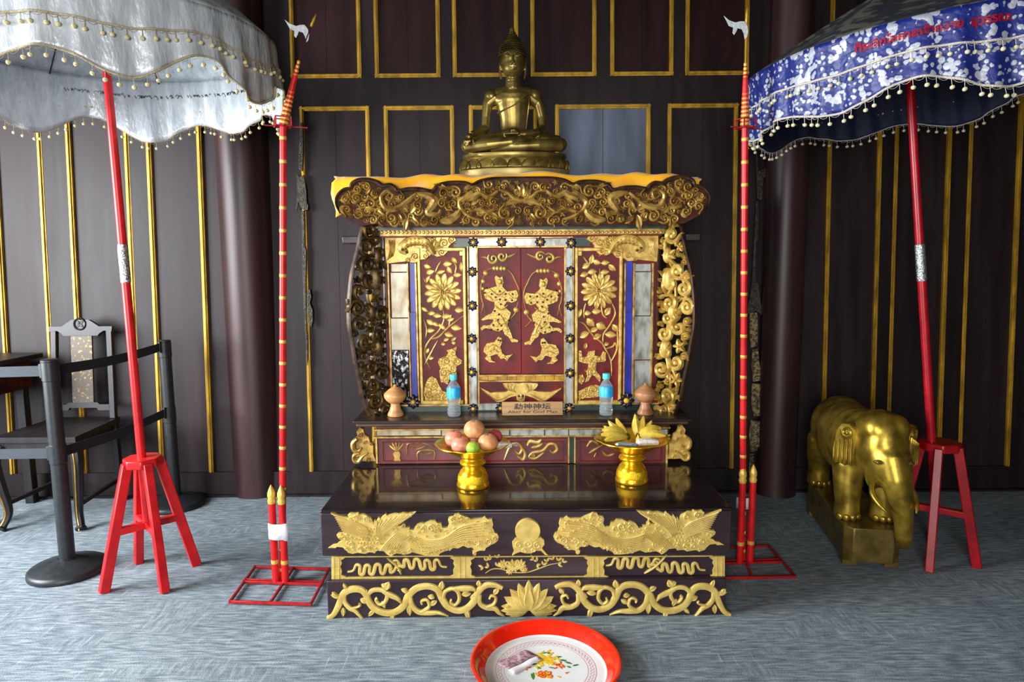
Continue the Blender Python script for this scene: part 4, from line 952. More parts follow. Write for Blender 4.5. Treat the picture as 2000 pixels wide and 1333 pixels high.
for s in (-1, 1):
    X = (lambda L: [DF.px(660 + x * .21, 720 + y * .21) for x, y in L]) if s < 0 else (lambda L: [(2 * DX - DF.px(660 + x * .21, 720 + y * .21)[0], DF.px(660 + x * .21, 720 + y * .21)[1]) for x, y in L])
    o = MB().blob(DF, X(DOL), .022, .003, -.03).build('scroll_end', 'oldgold' if s < 0 else 'gilt2', cab, smooth=30)
    m = MB(); ud = .21 * pxm(DF.P(DX, .6))
    m.ridge(DF, X([(180, 660), (140, 700), (150, 760), (190, 770), (220, 740)]), [20 * ud, 30 * ud, 26 * ud, 12 * ud], .022, -.012)
    m.ridge(DF, X([(200, 790), (150, 810), (150, 860), (190, 870), (230, 820), (280, 790)]), [14 * ud, 22 * ud, 22 * ud, 10 * ud], .02, -.012)
    for x, y, r in ((205, 620, 26), (175, 840, 22), (310, 705, 18), (250, 690, 20), (280, 850, 24)): q = X([(x, y)])[0]; m.scroll(DF, q[0], q[1], r * ud, 1, 1.3, s, r * ud * .25, .012, -.01)
    m.build('scroll_carving', 'oldgold' if s < 0 else 'gilt2', o)

# ------------------------------------------------------------------ yellow satin over the cabinet top
rc = random.Random(9)
def cloth():
    x0 = front(YC + .06).px(650, 345)[0]; x1 = front(YC + .06).px(1368, 345)[0]
    NX, prof = 110, []
    yf = YC + .062; yb = YK + .02
    for t in range(7): prof.append((yb + (yf + .03 - yb) * t / 6, .006, 0))
    for t in range(1, 5): a = t / 4 * PI / 2; prof.append((yf + .03 - .03 * math.sin(a), .006 - .02 * (1 - math.cos(a)), .3))
    for t in range(1, 6): prof.append((yf - .001, -.014 - .026 * t, 1))
    vs = []
    for i in range(NX + 1):
        x = x0 + (x1 - x0) * i / NX
        e = min(i, NX - i) / NX
        edge = max(0, 1 - e / .05)
        for j, (y, z, k) in enumerate(prof):
            f = math.sin(x * 31 + 1.3 * math.sin(x * 7 + j * .25) + j * .38) * .5 + math.sin(x * 13 - j * .3 + 2) * .6
            dz = .009 * f * (1 if k < 1 else .6) + .012 * math.sin(x * 5 + 1) * (1 - k) * .5
            dy = -.007 * k * (1 + f)
            vs.append((x + edge * .01 * math.sin(j), y + dy * (1 if k else 0), ZTOP + max(z + dz + .012, .004 if k == 0 else -9) - edge * .03 * (k + .2) * (1 if e < .02 else .3)))
    n = len(prof); fs = [(i * n + j, (i + 1) * n + j, (i + 1) * n + j + 1, i * n + j + 1) for i in range(NX) for j in range(n - 1)]
    o = MB().add(vs, fs).build('altar_cloth', 'cloth', smooth=180)
    s = o.modifiers.new('thick', 'SOLIDIFY'); s.thickness = .003; s.offset = 1
    return o
tag(cloth(), 'yellow satin cloth laid over the top of the carved altar cabinet', 'cloth')

# ------------------------------------------------------------------ seated statue
YS = YC + .33
SP = onY(1004, 343, YS); kS = pxm(SP) * .985; ZS = ZTOP + .026
bud = thing('seated_buddha_statue', (SP.x, YS, ZS), 'bronze Buddha statue seated cross-legged on a lotus base above the yellow cloth', 'statue')
def S(x, y, d=0): return Vector(((x - 1004) * kS, d * kS, (343 - y) * kS))
m = MB()
def ell(x, y, d, rx, ry, rz, R=None): m.sph(S(x, y, d), (rx * kS, ry * kS, rz * kS), 20, 14, R)
def limb(L, r): m.tube([S(*p) for p in L], [q * kS for q in r], 12)
ell(1003, 117, 0, 25, 26, 32); ell(1003, 131, -7, 21, 20, 20); ell(1003, 142, -12, 11, 9, 8); ell(1003, 96, 2, 22, 23, 22)
limb([(1003, 96, 2), (1003, 80, 2), (1002, 68, 2), (1002, 57, 2)], [17, 13, 7, 4]); ell(1002, 60, 2, 5, 5, 6)
limb([(1003, 140, 2), (1003, 172, 1)], [13, 16]); ell(1003, 174, 2, 40, 14, 10)
ell(1003, 190, 0, 40, 20, 22); ell(1003, 178, 2, 45, 16, 12); m.tube([S(*p) for p in spline([(1003, 180, 0), (1003, 200, 0), (1004, 222, 0), (1004, 243, 0), (1004, 262, 0)], 4)], [q * kS for q in (20, 20.4, 20.6, 20.6, 20.3, 19.8, 19, 18, 17.3, 16.8, 16.4, 16.2, 16.2, 16.6, 17.2, 18, 19)], 22, flat=1.62); ell(1004, 258, 0, 31, 24, 14)
ell(1003, 192, -3, 36, 18, 16)
for sx in (-1, 1): ell(1003 + sx * 42, 183, 2, 14, 13, 13); limb([(1003 + sx * 34, 186, 2), (1003 + sx * 48, 196, 2)], [14, 11])
limb([(960, 180, 2), (953, 200, 2), (950, 225, 0), (949, 247, -4)], [11, 10.5, 9, 8.5])
limb([(949, 247, -4), (936, 255, -26), (922, 264, -44)], [8.5, 7.5, 6])
ell(919, 268, -48, 7, 7, 6)
for k, (dx, L) in enumerate(((-5, 284), (-1.5, 288), (2, 287), (5.5, 282))): limb([(918 + dx * .7, 268, -49), (916 + dx, 277, -55), (915 + dx, L, -54)], [2.3, 2.1, 1.6])
limb([(924, 268, -48), (927, 276, -52), (926, 281, -52)], [2.4, 2.1, 1.6])
limb([(1046, 180, 2), (1055, 202, 2), (1060, 225, 0), (1062, 247, -4)], [11, 10.5, 9, 8.5])
limb([(1062, 247, -4), (1048, 258, -28), (1026, 263, -40), (1012, 263, -42)], [8.5, 7.5, 6.5, 6])
for k in range(4): limb([(1014, 261 + k * .6, -38 - k * 4), (998, 263, -39 - k * 4), (986, 263.5, -37 - k * 4)], [2.6, 2.4, 1.8])
limb([(1014, 260, -46), (1006, 257, -52), (998, 258, -52)], [2.4, 2.2, 1.7])
limb([(985, 268, 0), (950, 275, -18), (918, 281, -26)], [18, 17, 15]); limb([(1022, 268, 0), (1060, 274, -18), (1092, 279, -26)], [18, 17, 15])
ell(915, 283, -26, 13, 16, 13); ell(1094, 281, -26, 13, 16, 13)
limb([(912, 286, -34), (955, 283, -50), (1000, 279, -52), (1040, 272, -42)], [12, 11.5, 10, 7])
limb([(1096, 284, -34), (1050, 285, -48), (1000, 287, -50), (960, 289, -44)], [12, 11.5, 10, 8])
ell(1004, 284, -10, 80, 42, 12)
for sx in (-1, 1):
    ell(1003 + sx * 24.5, 124, 4, 3.2, 6, 13); limb([(1003 + sx * 25, 130, 3), (1003 + sx * 24, 146, 0), (1003 + sx * 22, 152, -2)], [3.4, 2.6, 2])
body = fuse(m, 1.15 * kS, 6); body.materials.append(M['bronze']); bodyo = link('body', body, bud, True, 60)
_S = S
def S(x, y, d=0): return _S(x, y + 6, d - 3.2)
m = MB()                                                            # face
limb([(1003, 108, -26), (1003, 118, -29), (1003, 124, -30)], [2, 2.6, 3.6]); ell(999.5, 125, -27, 2.4, 3, 2); ell(1006.5, 125, -27, 2.4, 3, 2)
limb([(994, 131.5, -23), (999, 131, -25.5), (1003, 131.6, -26), (1007, 131, -25.5), (1012, 131.5, -23)], [.8, 1.6, 1.6, 1.6, .8]); limb([(996, 133, -23), (1003, 134.2, -25.5), (1010, 133, -23)], [1, 2, 1])
for sx in (-1, 1):
    limb([(1003 + sx * 3, 106, -26), (1003 + sx * 9, 101.5, -24.5), (1003 + sx * 15, 103, -21), (1003 + sx * 19, 107, -16)], [.7, 1.2, 1.2, .7])
    ell(1003 + sx * 10, 108.5, -22, 6, 3, 3); limb([(1003 + sx * 4, 109, -25), (1003 + sx * 10, 111, -24.6), (1003 + sx * 16, 108.5, -20)], [.7, 1.1, .7])
face = fuse(m, .75 * kS, 2); face.materials.append(M['bronze']); link('face_features', face, bud, True, 60); S = _S
m = MB(); rn = random.Random(1)                                     # rows of hair curls
for row in range(10):
    t = row / 9; z = 108 - 42 * t
    if t < .45: R = 25.8 * math.sqrt(max(.05, 1 - ((z - 106) / 31) ** 2))
    else: R = 19 - 14 * (t - .45) / .55
    n = max(6, int(R * 1.7))
    for k in range(n):
        a = 2 * PI * (k + row * .5) / n
        if row < 2 and -2.35 < math.atan2(math.sin(a), math.cos(a)) < -.8: continue
        m.sph(S(1003 + math.cos(a) * R, z, 2 + math.sin(a) * R * 1.03), 2.1 * kS, 7, 5)
for k in range(13):
    a = -PI / 2 + (k - 6) * .19; m.sph(S(1003 + math.cos(a) * 23.5, 98.5 + abs(k - 6) * 1.5, math.sin(a) * 25), 2 * kS, 7, 5)
tag(m.build('hair_curls', 'bronzedark', bud, True), kind='stuff')
m = MB(); m.tube([S(*p) for p in spline([(1040, 178, -13), (1022, 192, -23), (1005, 205, -21), (985, 213, -17), (972, 218, -10)], 4)], 1.3 * kS, 6); m.tube([S(*p) for p in spline([(1036, 178, -14), (1034, 200, -19), (1031, 225, -17), (1028, 250, -20)], 4)], 1.2 * kS, 6)
for y in (156, 162): m.tube([S(1003 + math.cos(a * PI / 8) * 14, y, 1 + math.sin(a * PI / 8) * 14) for a in range(16)], .8 * kS, 5, close=True)
m.build('robe_edge', 'bronze', bud, True)
def oval(prof, n=48): return MB().lathe([(r * kS, (343 - y) * kS) for r, y in prof], n, S(1005, 343, -4), sx=1, sy=.55)
oval([(.1, 300), (98, 300), (102, 298), (103, 303), (99, 307), (104, 309), (106, 318), (104, 327), (101, 328)]).build('lotus_seat', 'bronze', bud, True)
oval([(.1, 328), (108, 328), (109, 330), (107, 334), (109, 343), (.1, 343)]).build('plinth', 'bronzepale', bud, True)
for k in range(22):
    a = 2 * PI * (k + .5) / 22; c = S(1005, 0, -4); nx = Vector((math.cos(a), math.sin(a) / .55, 0)).normalized()
    p = Vector((c.x + math.cos(a) * 103 * kS, c.y + math.sin(a) * 103 * .55 * kS, (343 - 319) * kS)); fr = Fr(p, (-nx.y, nx.x, 0), (0, 0, 1)); w = 14 * kS * (abs(math.sin(a)) + .75 * abs(math.cos(a)))
    m = MB().blob(fr, [(math.cos(t * PI / 10) * w, -8 * kS + math.sin(t * PI / 10) * 16 * kS) for t in range(11)], 3 * kS, 1.5 * kS, 0); m.ridge(fr, [(math.cos(t * PI / 8) * w * 1.05, -8 * kS + math.sin(t * PI / 8) * 17 * kS) for t in range(9)], 1 * kS, 2.6 * kS, 1.5 * kS, sub=False)
    m.build('lotus_petal', 'bronze', bud, True)

# ------------------------------------------------------------------ things on the ledge
def lathe_thing(name, px, py, Z, parts, label, cat, group=None, n=32):
    p = onZ(px, py, Z); k = pxm((p.x, p.y, Z + .05)); t = thing(name, (p.x, p.y, Z), label, cat, group)
    for pn, prof, mt in parts:
        MB().lathe([(max(r, .05) * k, z * k) for r, z in prof], n).build(pn, mt, t, True, 50)
    return t, k
ZL = ZE + .001
BOT = [(.0, 0), (10, 0), (12.5, 2), (13, 6), (12.5, 14), (11, 22), (11.4, 26), (13, 32), (13.2, 38), (13.2, 54), (12.5, 58), (8, 66), (5.6, 70), (5.6, 73), (0, 73)]
for px, py, lab in ((887, 813, 'small clear water bottle with blue label and cyan cap behind the fruit bowl of apples'), (1183.5, 811, 'small clear water bottle with blue label and cyan cap behind the bowl of bananas')):
    t, k = lathe_thing('water_bottle', px, py, ZL, (('bottle', BOT, 'plastic'), ('label', [(13.1, 37), (13.7, 37.2), (13.7, 56), (12.9, 57.5), (12.8, 57)], 'labelblue'), ('cap', [(0, 72), (6.8, 72), (7.2, 73), (7.2, 81), (6.6, 82.5), (0, 82.5)], 'capblue')), lab, 'bottle', 'water bottles on the altar ledge')
    m = MB()
    for zz in (8, 14, 20): m.lathe([(12.9 * k, (zz - .8) * k), (13.4 * k, zz * k), (12.9 * k, (zz + .8) * k)], 24)
    m.build('rib_rings', 'plastic', t, True)
URN = [(0, 0), (15, 0), (16, 1.5), (15, 5), (11, 13), (9, 20), (9, 24), (13, 26.5), (18, 31), (21.5, 37), (22, 42), (20, 46), (14, 50)]
LID = [(15, 49.5), (17.5, 47.8), (13, 52), (7, 56), (4.5, 57), (3.2, 58.5), (3.6, 60), (2, 62), (0, 62.3)]
lathe_thing('wooden_urn', 773, 812, ZL, (('urn_body', URN, 'palewood'), ('lid', [(0, 49)] + LID[1:], 'palewood')), 'pale turned wooden urn with lid before the blackened mirror strip', 'urn', 'lidded wooden urns on the altar ledge')
lathe_thing('wooden_urn', 1260, 809, ZL, (('urn_body', URN, 'brownwood'), ('lid', [(0, 49)] + LID[1:], 'brownwood')), 'brown turned wooden urn with lid beside the bright gilded wing', 'urn', 'lidded wooden urns on the altar ledge')
# name plate
sp = onZ(1040, 812, ZL); sw = (1100 - 981) / 2 * pxm(sp); shh = 27 * pxm(sp)
sign = thing('name_plate', (sp.x, sp.y, ZL), 'small gold name plate with black Chinese and English lettering on the ledge', 'sign')
R = Matrix.Rotation(math.radians(-10), 3, 'X')
sf = Fr((0, 0, 0), (1, 0, 0), R @ Vector((0, 0, 1)))
bev(MB().fbox(sf, -sw, 0, sw, shh, -.008, 0).build('plate', 'brass', sign, True), .0015)
MB().prism([(-sw * .8, .014, 0), (-sw * .8, .05, 0), (-sw * .8, .0185, shh * .8)], (sw * 1.6, 0, 0)).build('prop', 'brass', sign, True)
for s_, size, zc, b, wd in (('勐神神坛', .03, .66, .0, 1.2), ('Alter for God Man', .0185, .27, .0, 1.62)):
    vs, fs = text2d(s_, size, b); x0 = min(v[0] for v in vs); x1 = max(v[0] for v in vs); q = sw * wd / (x1 - x0); xm = (x0 + x1) / 2
    ym = (min(v[1] for v in vs) + max(v[1] for v in vs)) / 2
    m = MB()
    for i, (dx, dy) in enumerate(((0, 0), (.0006, 0), (-.0006, 0), (0, .0005), (0, -.0005)) if zc > .5 else ((0, 0), (.0004, 0), (-.0004, 0))):
        m.add([sf.P((x - xm) * q + dx, shh * zc + (y - ym) * (1 if zc > .5 else 1.05) + dy, .0006 + .0001 * i) for x, y in vs], fs)
    m.build('lettering', 'ink', sign, True, smooth=0, recalc=False)

# ------------------------------------------------------------------ footed gold bowls with fruit
def petal_rim(a, r, z): return 1 + (.035 * math.cos(8 * a) if r > .05 else 0)
BASE = [(0, 0), (31, 0), (32, 2), (32, 5), (30, 9), (29.5, 14), (28, 24), (24, 32), (20, 36), (18, 38), (18, 41), (24, 43), (26, 47), (24, 51), (20, 53), (19, 56), (21, 60), (22, 62), (0, 62)]
DISH = [(0, 61), (22, 61.5), (34, 64), (48, 72), (60, 79), (68, 82.5), (72, 85), (71.5, 86.5), (66, 85), (58, 81.5), (46, 75), (32, 67.5), (0, 66)]
bowls = []
for px, py, lab in ((924, 949, 'footed gold offering bowl holding apples on the dark platform'), (1233.5, 940, 'footed gold offering bowl holding bananas on the dark platform')):
    p = onZ(px, py, ZT); k = pxm((p.x, p.y, ZT + .08)); z0 = ZT + .001
    t = thing('offering_bowl', (p.x, p.y, z0), lab, 'bowl', 'gold offering bowls')
    MB().lathe([(max(r, .05) * k, z * k) for r, z in BASE], 40).build('pedestal', 'bowl', t, True, 50)
    MB().lathe([(r * k, z * k) for r, z in ((29.8, 9), (30.6, 12), (29.6, 20), (28.2, 24), (27.5, 24))], 40).build('embossed_band', 'bowlrel', t, True, 50)
    MB().lathe([(max(r, .05) * k, z * k) for r, z in DISH], 64, rad=lambda a, r, z: 1 + (.045 * abs(math.cos(4 * a)) - .02) * max(0, min(1, (r / k - 40) / 25))).build('dish', 'bowl', t, True, 50)
    bowls.append((Vector((p.x, p.y, z0)), k, px, py))
B0, k0, _, _ = bowls[0]
def fruit(name, dx, dz, dy, r, mt, lab, cat='apple', sq=(1, 1, .92), stem=True):
    c = B0 + Vector((dx * k0, dy * k0, dz * k0)); t = thing(name, c - Vector((0, 0, r * k0 * sq[2])), lab, cat, 'fruit in the apple bowl')
    m = MB(); prof = []
    N = 14
    for i in range(N + 1):
        a = PI * i / N; rr = math.sin(a) * r; zz = r * sq[2] * (1 - math.cos(a))
        dip = .16 * r * math.exp(-(rr / (.3 * r)) ** 2)
        prof.append((max(rr, .02) * k0, (zz + (dip if i < N / 2 else -dip)) * k0))
    m.lathe(prof, 24).build('skin', mt, t, True, 60)
    if stem: MB().tube([(0, 0, r * 1.55 * k0), (0, 0, r * 1.78 * k0), (.3 * k0, 0, r * 2.0 * k0)], [.9 * k0, .7 * k0, .9 * k0], 6).build('stem', 'bananaend', t, True)
fruit('apple', 4, 112, 2, 20.5, 'apple1', 'tan apple on top of the apple pile in the gold bowl')
fruit('apple', -36, 92, 8, 18.5, 'apple2', 'pale peach apple with white bloom at the back of the apple bowl')
fruit('apple', -21, 88, -24, 18.5, 'apple2', 'reddish striped apple next to the green lime in the bowl')
fruit('apple', 31, 91, -18, 19.5, 'apple1', 'peach coloured apple between the lime and the white packet')
fruit('apple', 42, 93, 18, 16, 'apple3', 'small bright red apple behind the white packet in the bowl')
fruit('lime', 3, 85, -36, 13.5, 'lime', 'small green lime at the front of the apple bowl', 'lime', (1, 1, 1), False)
fruit('apple', 4, 84, 14, 14, 'apple2', 'peach apple buried under the tan apple in the bowl')
def packet(base, k, dx, dy, dz, L, w, h, ang, mt, lab, grp, twist=True):
    c = base + Vector((dx * k, dy * k, dz * k)); t = thing('wrapped_sweet', c, lab, 'sweet', grp, Matrix.Rotation(ang, 3, 'Z'))
    m = MB(); rr = []
    m.tube([(-L * k, 0, 0), (-L * .8 * k, 0, 0), (-L * .2 * k, 0, h * .1 * k), (L * .5 * k, 0, 0), (L * .9 * k, 0, -h * .1 * k), (L * k, 0, 0)], [h * .4 * k, h * k, h * 1.1 * k, h * k, h * .8 * k, h * .2 * k], 8, flat=.75)
    m.build('packet', mt, t, True, 30)
    if twist: MB().add([(L * .9 * k, 0, 0), (L * 1.5 * k, h * .9 * k, h * .3 * k), (L * 1.55 * k, 0, -h * .1 * k), (L * 1.5 * k, -h * .9 * k, h * .2 * k), (L * .9 * k, 0, -h * .25 * k), (L * 1.5 * k, 0, -h * .5 * k)], [(0, 1, 2), (0, 2, 3), (4, 2, 1), (4, 3, 2), (4, 1, 5), (4, 5, 3)]).build('twisted_end', mt, t, True)
packet(B0, k0, 58, -10, 83, 20, 9, 8, .15, 'candy', 'white wrapped packet on the rim of the apple bowl', 'sweets in the bowls')
B1, k1, _, _ = bowls[1]
def banana_hand(dx, dy, dz, angs, L, lab, tip=-1):
    c = B1 + Vector((dx * k1, dy * k1, dz * k1)); t = thing('banana_hand', c, lab, 'bananas', 'hands of bananas')
    for i, (a, el, ln) in enumerate(angs):
        d = Vector((math.cos(a), math.sin(a), 0)); P = []; N = 9
        for j in range(N):
            s_ = j / (N - 1); P.append(d * (s_ * ln * k1 * math.cos(el)) + Vector((0, 0, (math.sin(el) * s_ * ln - 6 * math.sin(s_ * PI) * (1 if el > .3 else -.7)) * k1)))
        b = MB().tube(P, [q * k1 for q in (3.5, 6.8, 9.2, 10, 10, 9.4, 7.8, 5, 2)], 6).build('banana', 'banana', t, True, 30)
        MB().tube([P[-1] - (P[-1] - P[-2]) * .2, P[-1] + (P[-1] - P[-2]).normalized() * 3 * k1], [2.3 * k1, 1.2 * k1], 6).build('tip', 'bananaend', b, True)
    MB().tube([(-3 * k1, 0, 0), (0, 0, 1 * k1), (5 * k1, 0, 2 * k1)], [3 * k1, 8 * k1, 4 * k1], 8).build('crown', 'bananaend', t, True)
banana_hand(-8, 6, 86, [(PI + .55, .02, 58), (PI + .3, .16, 58), (PI + .1, .3, 54), (PI - .15, .44, 50), (PI - .5, .62, 48), (2.2, .8, 44)], 50, 'hand of ripe yellow bananas fanned towards the bowl edge')
banana_hand(12, 8, 86, [(1.6, 1.0, 46), (1.0, .85, 46), (.6, .6, 46), (.25, .28, 52), (-.1, .06, 54)], 46, 'hand of yellow bananas standing upright beside the white packet')
packet(B1, k1, 24, -30, 86, 22, 10, 9, .05, 'candy', 'white oval packet lying among the bananas', 'sweets in the bowls', False)
packet(B1, k1, -18, -36, 83, 20, 8, 5.5, -.1, 'cellophane', 'shiny iridescent wrapper in front of the bananas', 'sweets in the bowls', False)
t = thing('paper_tag', B1 + Vector((8 * k1, -20 * k1, 92 * k1)), 'tiny folded bright yellow paper tag between the bananas', 'tag')
MB().prism([(-5 * k1, 0, -5 * k1), (4 * k1, 0, -4 * k1), (0, 2 * k1, 6 * k1)], (0, 1.6 * k1, 0)).build('paper', 'yellowpr', t, True)

# ------------------------------------------------------------------ enamel tray with a banknote
tc_ = onZ(1066, 1287, .045); TR = 146 * pxm(tc_)
tray = thing('enamel_tray', (tc_.x, tc_.y, 0), 'round white enamel tray with wide red rim and flower print on the carpet', 'tray')
def TRP(a, b): return (a * TR, b)
MB().lathe([(.05 * TR, .0015), (.76 * TR, .0015), (.83 * TR, .006), (.90 * TR, .022), (.955 * TR, .041), (TR, .043), (TR * 1.005, .046), (.985 * TR, .049), (.95 * TR, .047), (.885 * TR, .027), (.815 * TR, .0095), (.8 * TR, .004)], 72).build('red_rim', 'enred', tray, True, 60)
MB().lathe([(.001, .0035), (.81 * TR, .0042), (.822 * TR, .0102), (.80 * TR, .0075), (.77 * TR, .006), (.001, .006)], 72).build('white_well', 'enwhite', tray, True, 60)
tf = Fr((0, 0, .0062), (1, 0, 0), (0, 1, 0))
m = MB()
def ring(r0, r1): 
    n = 72; vs = [tf.P(math.cos(2 * PI * k / n) * r, math.sin(2 * PI * k / n) * r, .0004) for r in (r0 * TR, r1 * TR) for k in range(n)]
    m.add(vs, [(k, (k + 1) % n, n + (k + 1) % n, n + k) for k in range(n)])
ring(.562, .568); ring(.668, .676)
for k in range(60):
    a = 2 * PI * k / 60; c = (math.cos(a) * .62 * TR, math.sin(a) * .62 * TR); r = .022 * TR
    n = 8; m.add([tf.P(c[0] + math.cos(t * PI / 4) * q, c[1] + math.sin(t * PI / 4) * q, .0004) for q in (r, r * 1.35) for t in range(n)], [(t, (t + 1) % n, n + (t + 1) % n, n + t) for t in range(n)])
m.build('pink_border_print', 'pink', tray, True, smooth=0, recalc=False)
u_ = .0012
def flat(L, mt, name):
    m = MB()
    for x, y, a, ln, w in L: m.leaf(tf, x * TR, y * TR, a, ln * TR, w * TR, .0008, .0002)
    m.build(name, mt, tray, True)
rn = random.Random(8)
flat([(.0 + rn.gauss(0, .075), .2 + rn.gauss(0, .07), rn.uniform(0, 6.3), .1, .028) for _ in range(60)], 'yellowpr', 'yellow_flower_print')
flat([(.17 + rn.gauss(0, .03), .09 + rn.gauss(0, .03), rn.uniform(0, 6.3), .07, .02) for _ in range(16)] + [(-.27 + rn.gauss(0, .02), .04 + rn.gauss(0, .02), rn.uniform(0, 6.3), .05, .018) for _ in range(8)] + [(.26, -.1, .4, .06, .012), (.28, -.12, 2.2, .05, .012)], 'orangepr', 'red_flower_print')
flat([(-.06, .36, .2, .1, .03), (.02, .37, -.2, .09, .03), (.14, .26, .2, .1, .03), (.2, .2, -.2, .1, .03), (.26, .16, -.5, .12, .03), (.36, .06, .3, .1, .025), (.34, .02, 2.6, .07, .025), (-.26, .12, 1.2, .1, .03), (-.2, .1, .2, .09, .03), (-.12, .05, -.8, .08, .03), (.04, .03, -.2, .09, .02)], 'greenpr', 'leaf_print')
m = MB()
for k, (x, y, r) in enumerate(((-.07, -.1, .05), (-.02, -.13, .05), (.03, -.09, .055), (-.04, -.16, .045), (.04, -.16, .045), (-.09, -.16, .04))): m.scroll(tf, x * TR, y * TR, r * TR, k, 1.2, 1, .011 * TR, .0012, .0002)
m.build('knot_print', 'orangepr', tray, True)
flat([(-.02 + rn.gauss(0, .05), -.13 + rn.gauss(0, .03), rn.uniform(0, 6.3), .06, .03) for _ in range(18)], 'yellowpr', 'knot_ground_print')
flat([(-.17, -.08, -1.6, .16, .03), (-.2, -.1, -1.4, .14, .02)], 'greenpr', 'stem_print')
nt = thing('banknote', (tc_.x, tc_.y, .0085), 'folded pinkish banknote lying inside the enamel tray', 'banknote', rot=Matrix.Translation((0, 0, 0)).to_3x3())
def grid_note(p0, ux, uy, nu, mt, name, lift):
    vs = []; N = nu
    for i in range(N + 1):
        for j in (0, 1): q = Vector(p0) + Vector(ux) * (i / N) + Vector(uy) * j; vs.append((q.x, q.y, .0015 + lift * (.5 + .5 * math.sin(i * 1.1 + j)) ))
    o = MB().add(vs, [(2 * i, 2 * i + 2, 2 * i + 3, 2 * i + 1) for i in range(N)]).build(name, mt, nt, True, 180); s = o.modifiers.new('t', 'SOLIDIFY'); s.thickness = .0008
grid_note((-.66 * TR, .1 * TR, 0), (.4 * TR, .33 * TR, 0), (.15 * TR, -.14 * TR, 0), 10, 'note', 'printed_face', .004)
grid_note((-.50 * TR, -.05 * TR, 0), (.4 * TR, .33 * TR, 0), (.06 * TR, -.09 * TR, 0), 10, 'noteclear', 'white_margin', .003)

# ------------------------------------------------------------------ red stools that carry the parasols
def stool(feet, ctr, ztop, zrail, lab, mt, rtop):
    c = Vector((sum(f.x for f in feet) / 4, sum(f.y for f in feet) / 4, 0)) if ctr is None else ctr
    t = thing('parasol_stand', c, lab, 'stand', 'red wooden parasol stands')
    tops = []
    for f in feet:
        d = (f - c); d.z = 0; d.normalize(); tp = c + d * rtop * .8; tp.z = ztop - .02; tops.append(tp)
        bev(MB().bar((f.x, f.y, .0), tp, .036, .042, up=d).build('leg', mt, t), .004)
    n = 8; bev(MB().prism([c + Vector((math.cos(2 * PI * (k + .5) / n) * rtop, math.sin(2 * PI * (k + .5) / n) * rtop, ztop - .04)) for k in range(n)], (0, 0, .04)).build('top_plate', mt, t), .006)
    for a, b in ((0, 2), (1, 3)):
        q = zrail / ztop; p0 = feet[a].lerp(tops[a], q); p1 = feet[b].lerp(tops[b], q); p0.z = p1.z = zrail
        bev(MB().bar(p0, p1, .036, .03).build('cross_rail', mt, t), .003)
    return t, c
fl = [onZ(203, 1158, 0), onZ(322, 1158, 0), onZ(384, 1104, 0), onZ(271, 1100, 0)]
cL = sum((f for f in fl), Vector()) / 4
ZSL = onY(272, 893, cL.y).z
stool(fl, None, ZSL, ZSL * .45, 'bright red wooden parasol stand beside the black barrier post', 'red', .082)
fr_ = [onZ(1815, 1118, 0), onZ(1908, 1109, 0)]
wv_ = fr_[1] - fr_[0]; side_ = Vector((-wv_.y, wv_.x, 0))
fr_ += [fr_[1] + side_ * 1.02 - wv_ * .05, fr_[0] + side_ * 1.02 + wv_ * .05]
cR = sum((f for f in fr_), Vector()) / 4
ZSR = onY(1838, 862, cR.y).z
stool(fr_, None, ZSR, ZSR * .42, 'crimson wooden parasol stand beside the golden elephant', 'reddark', .09)

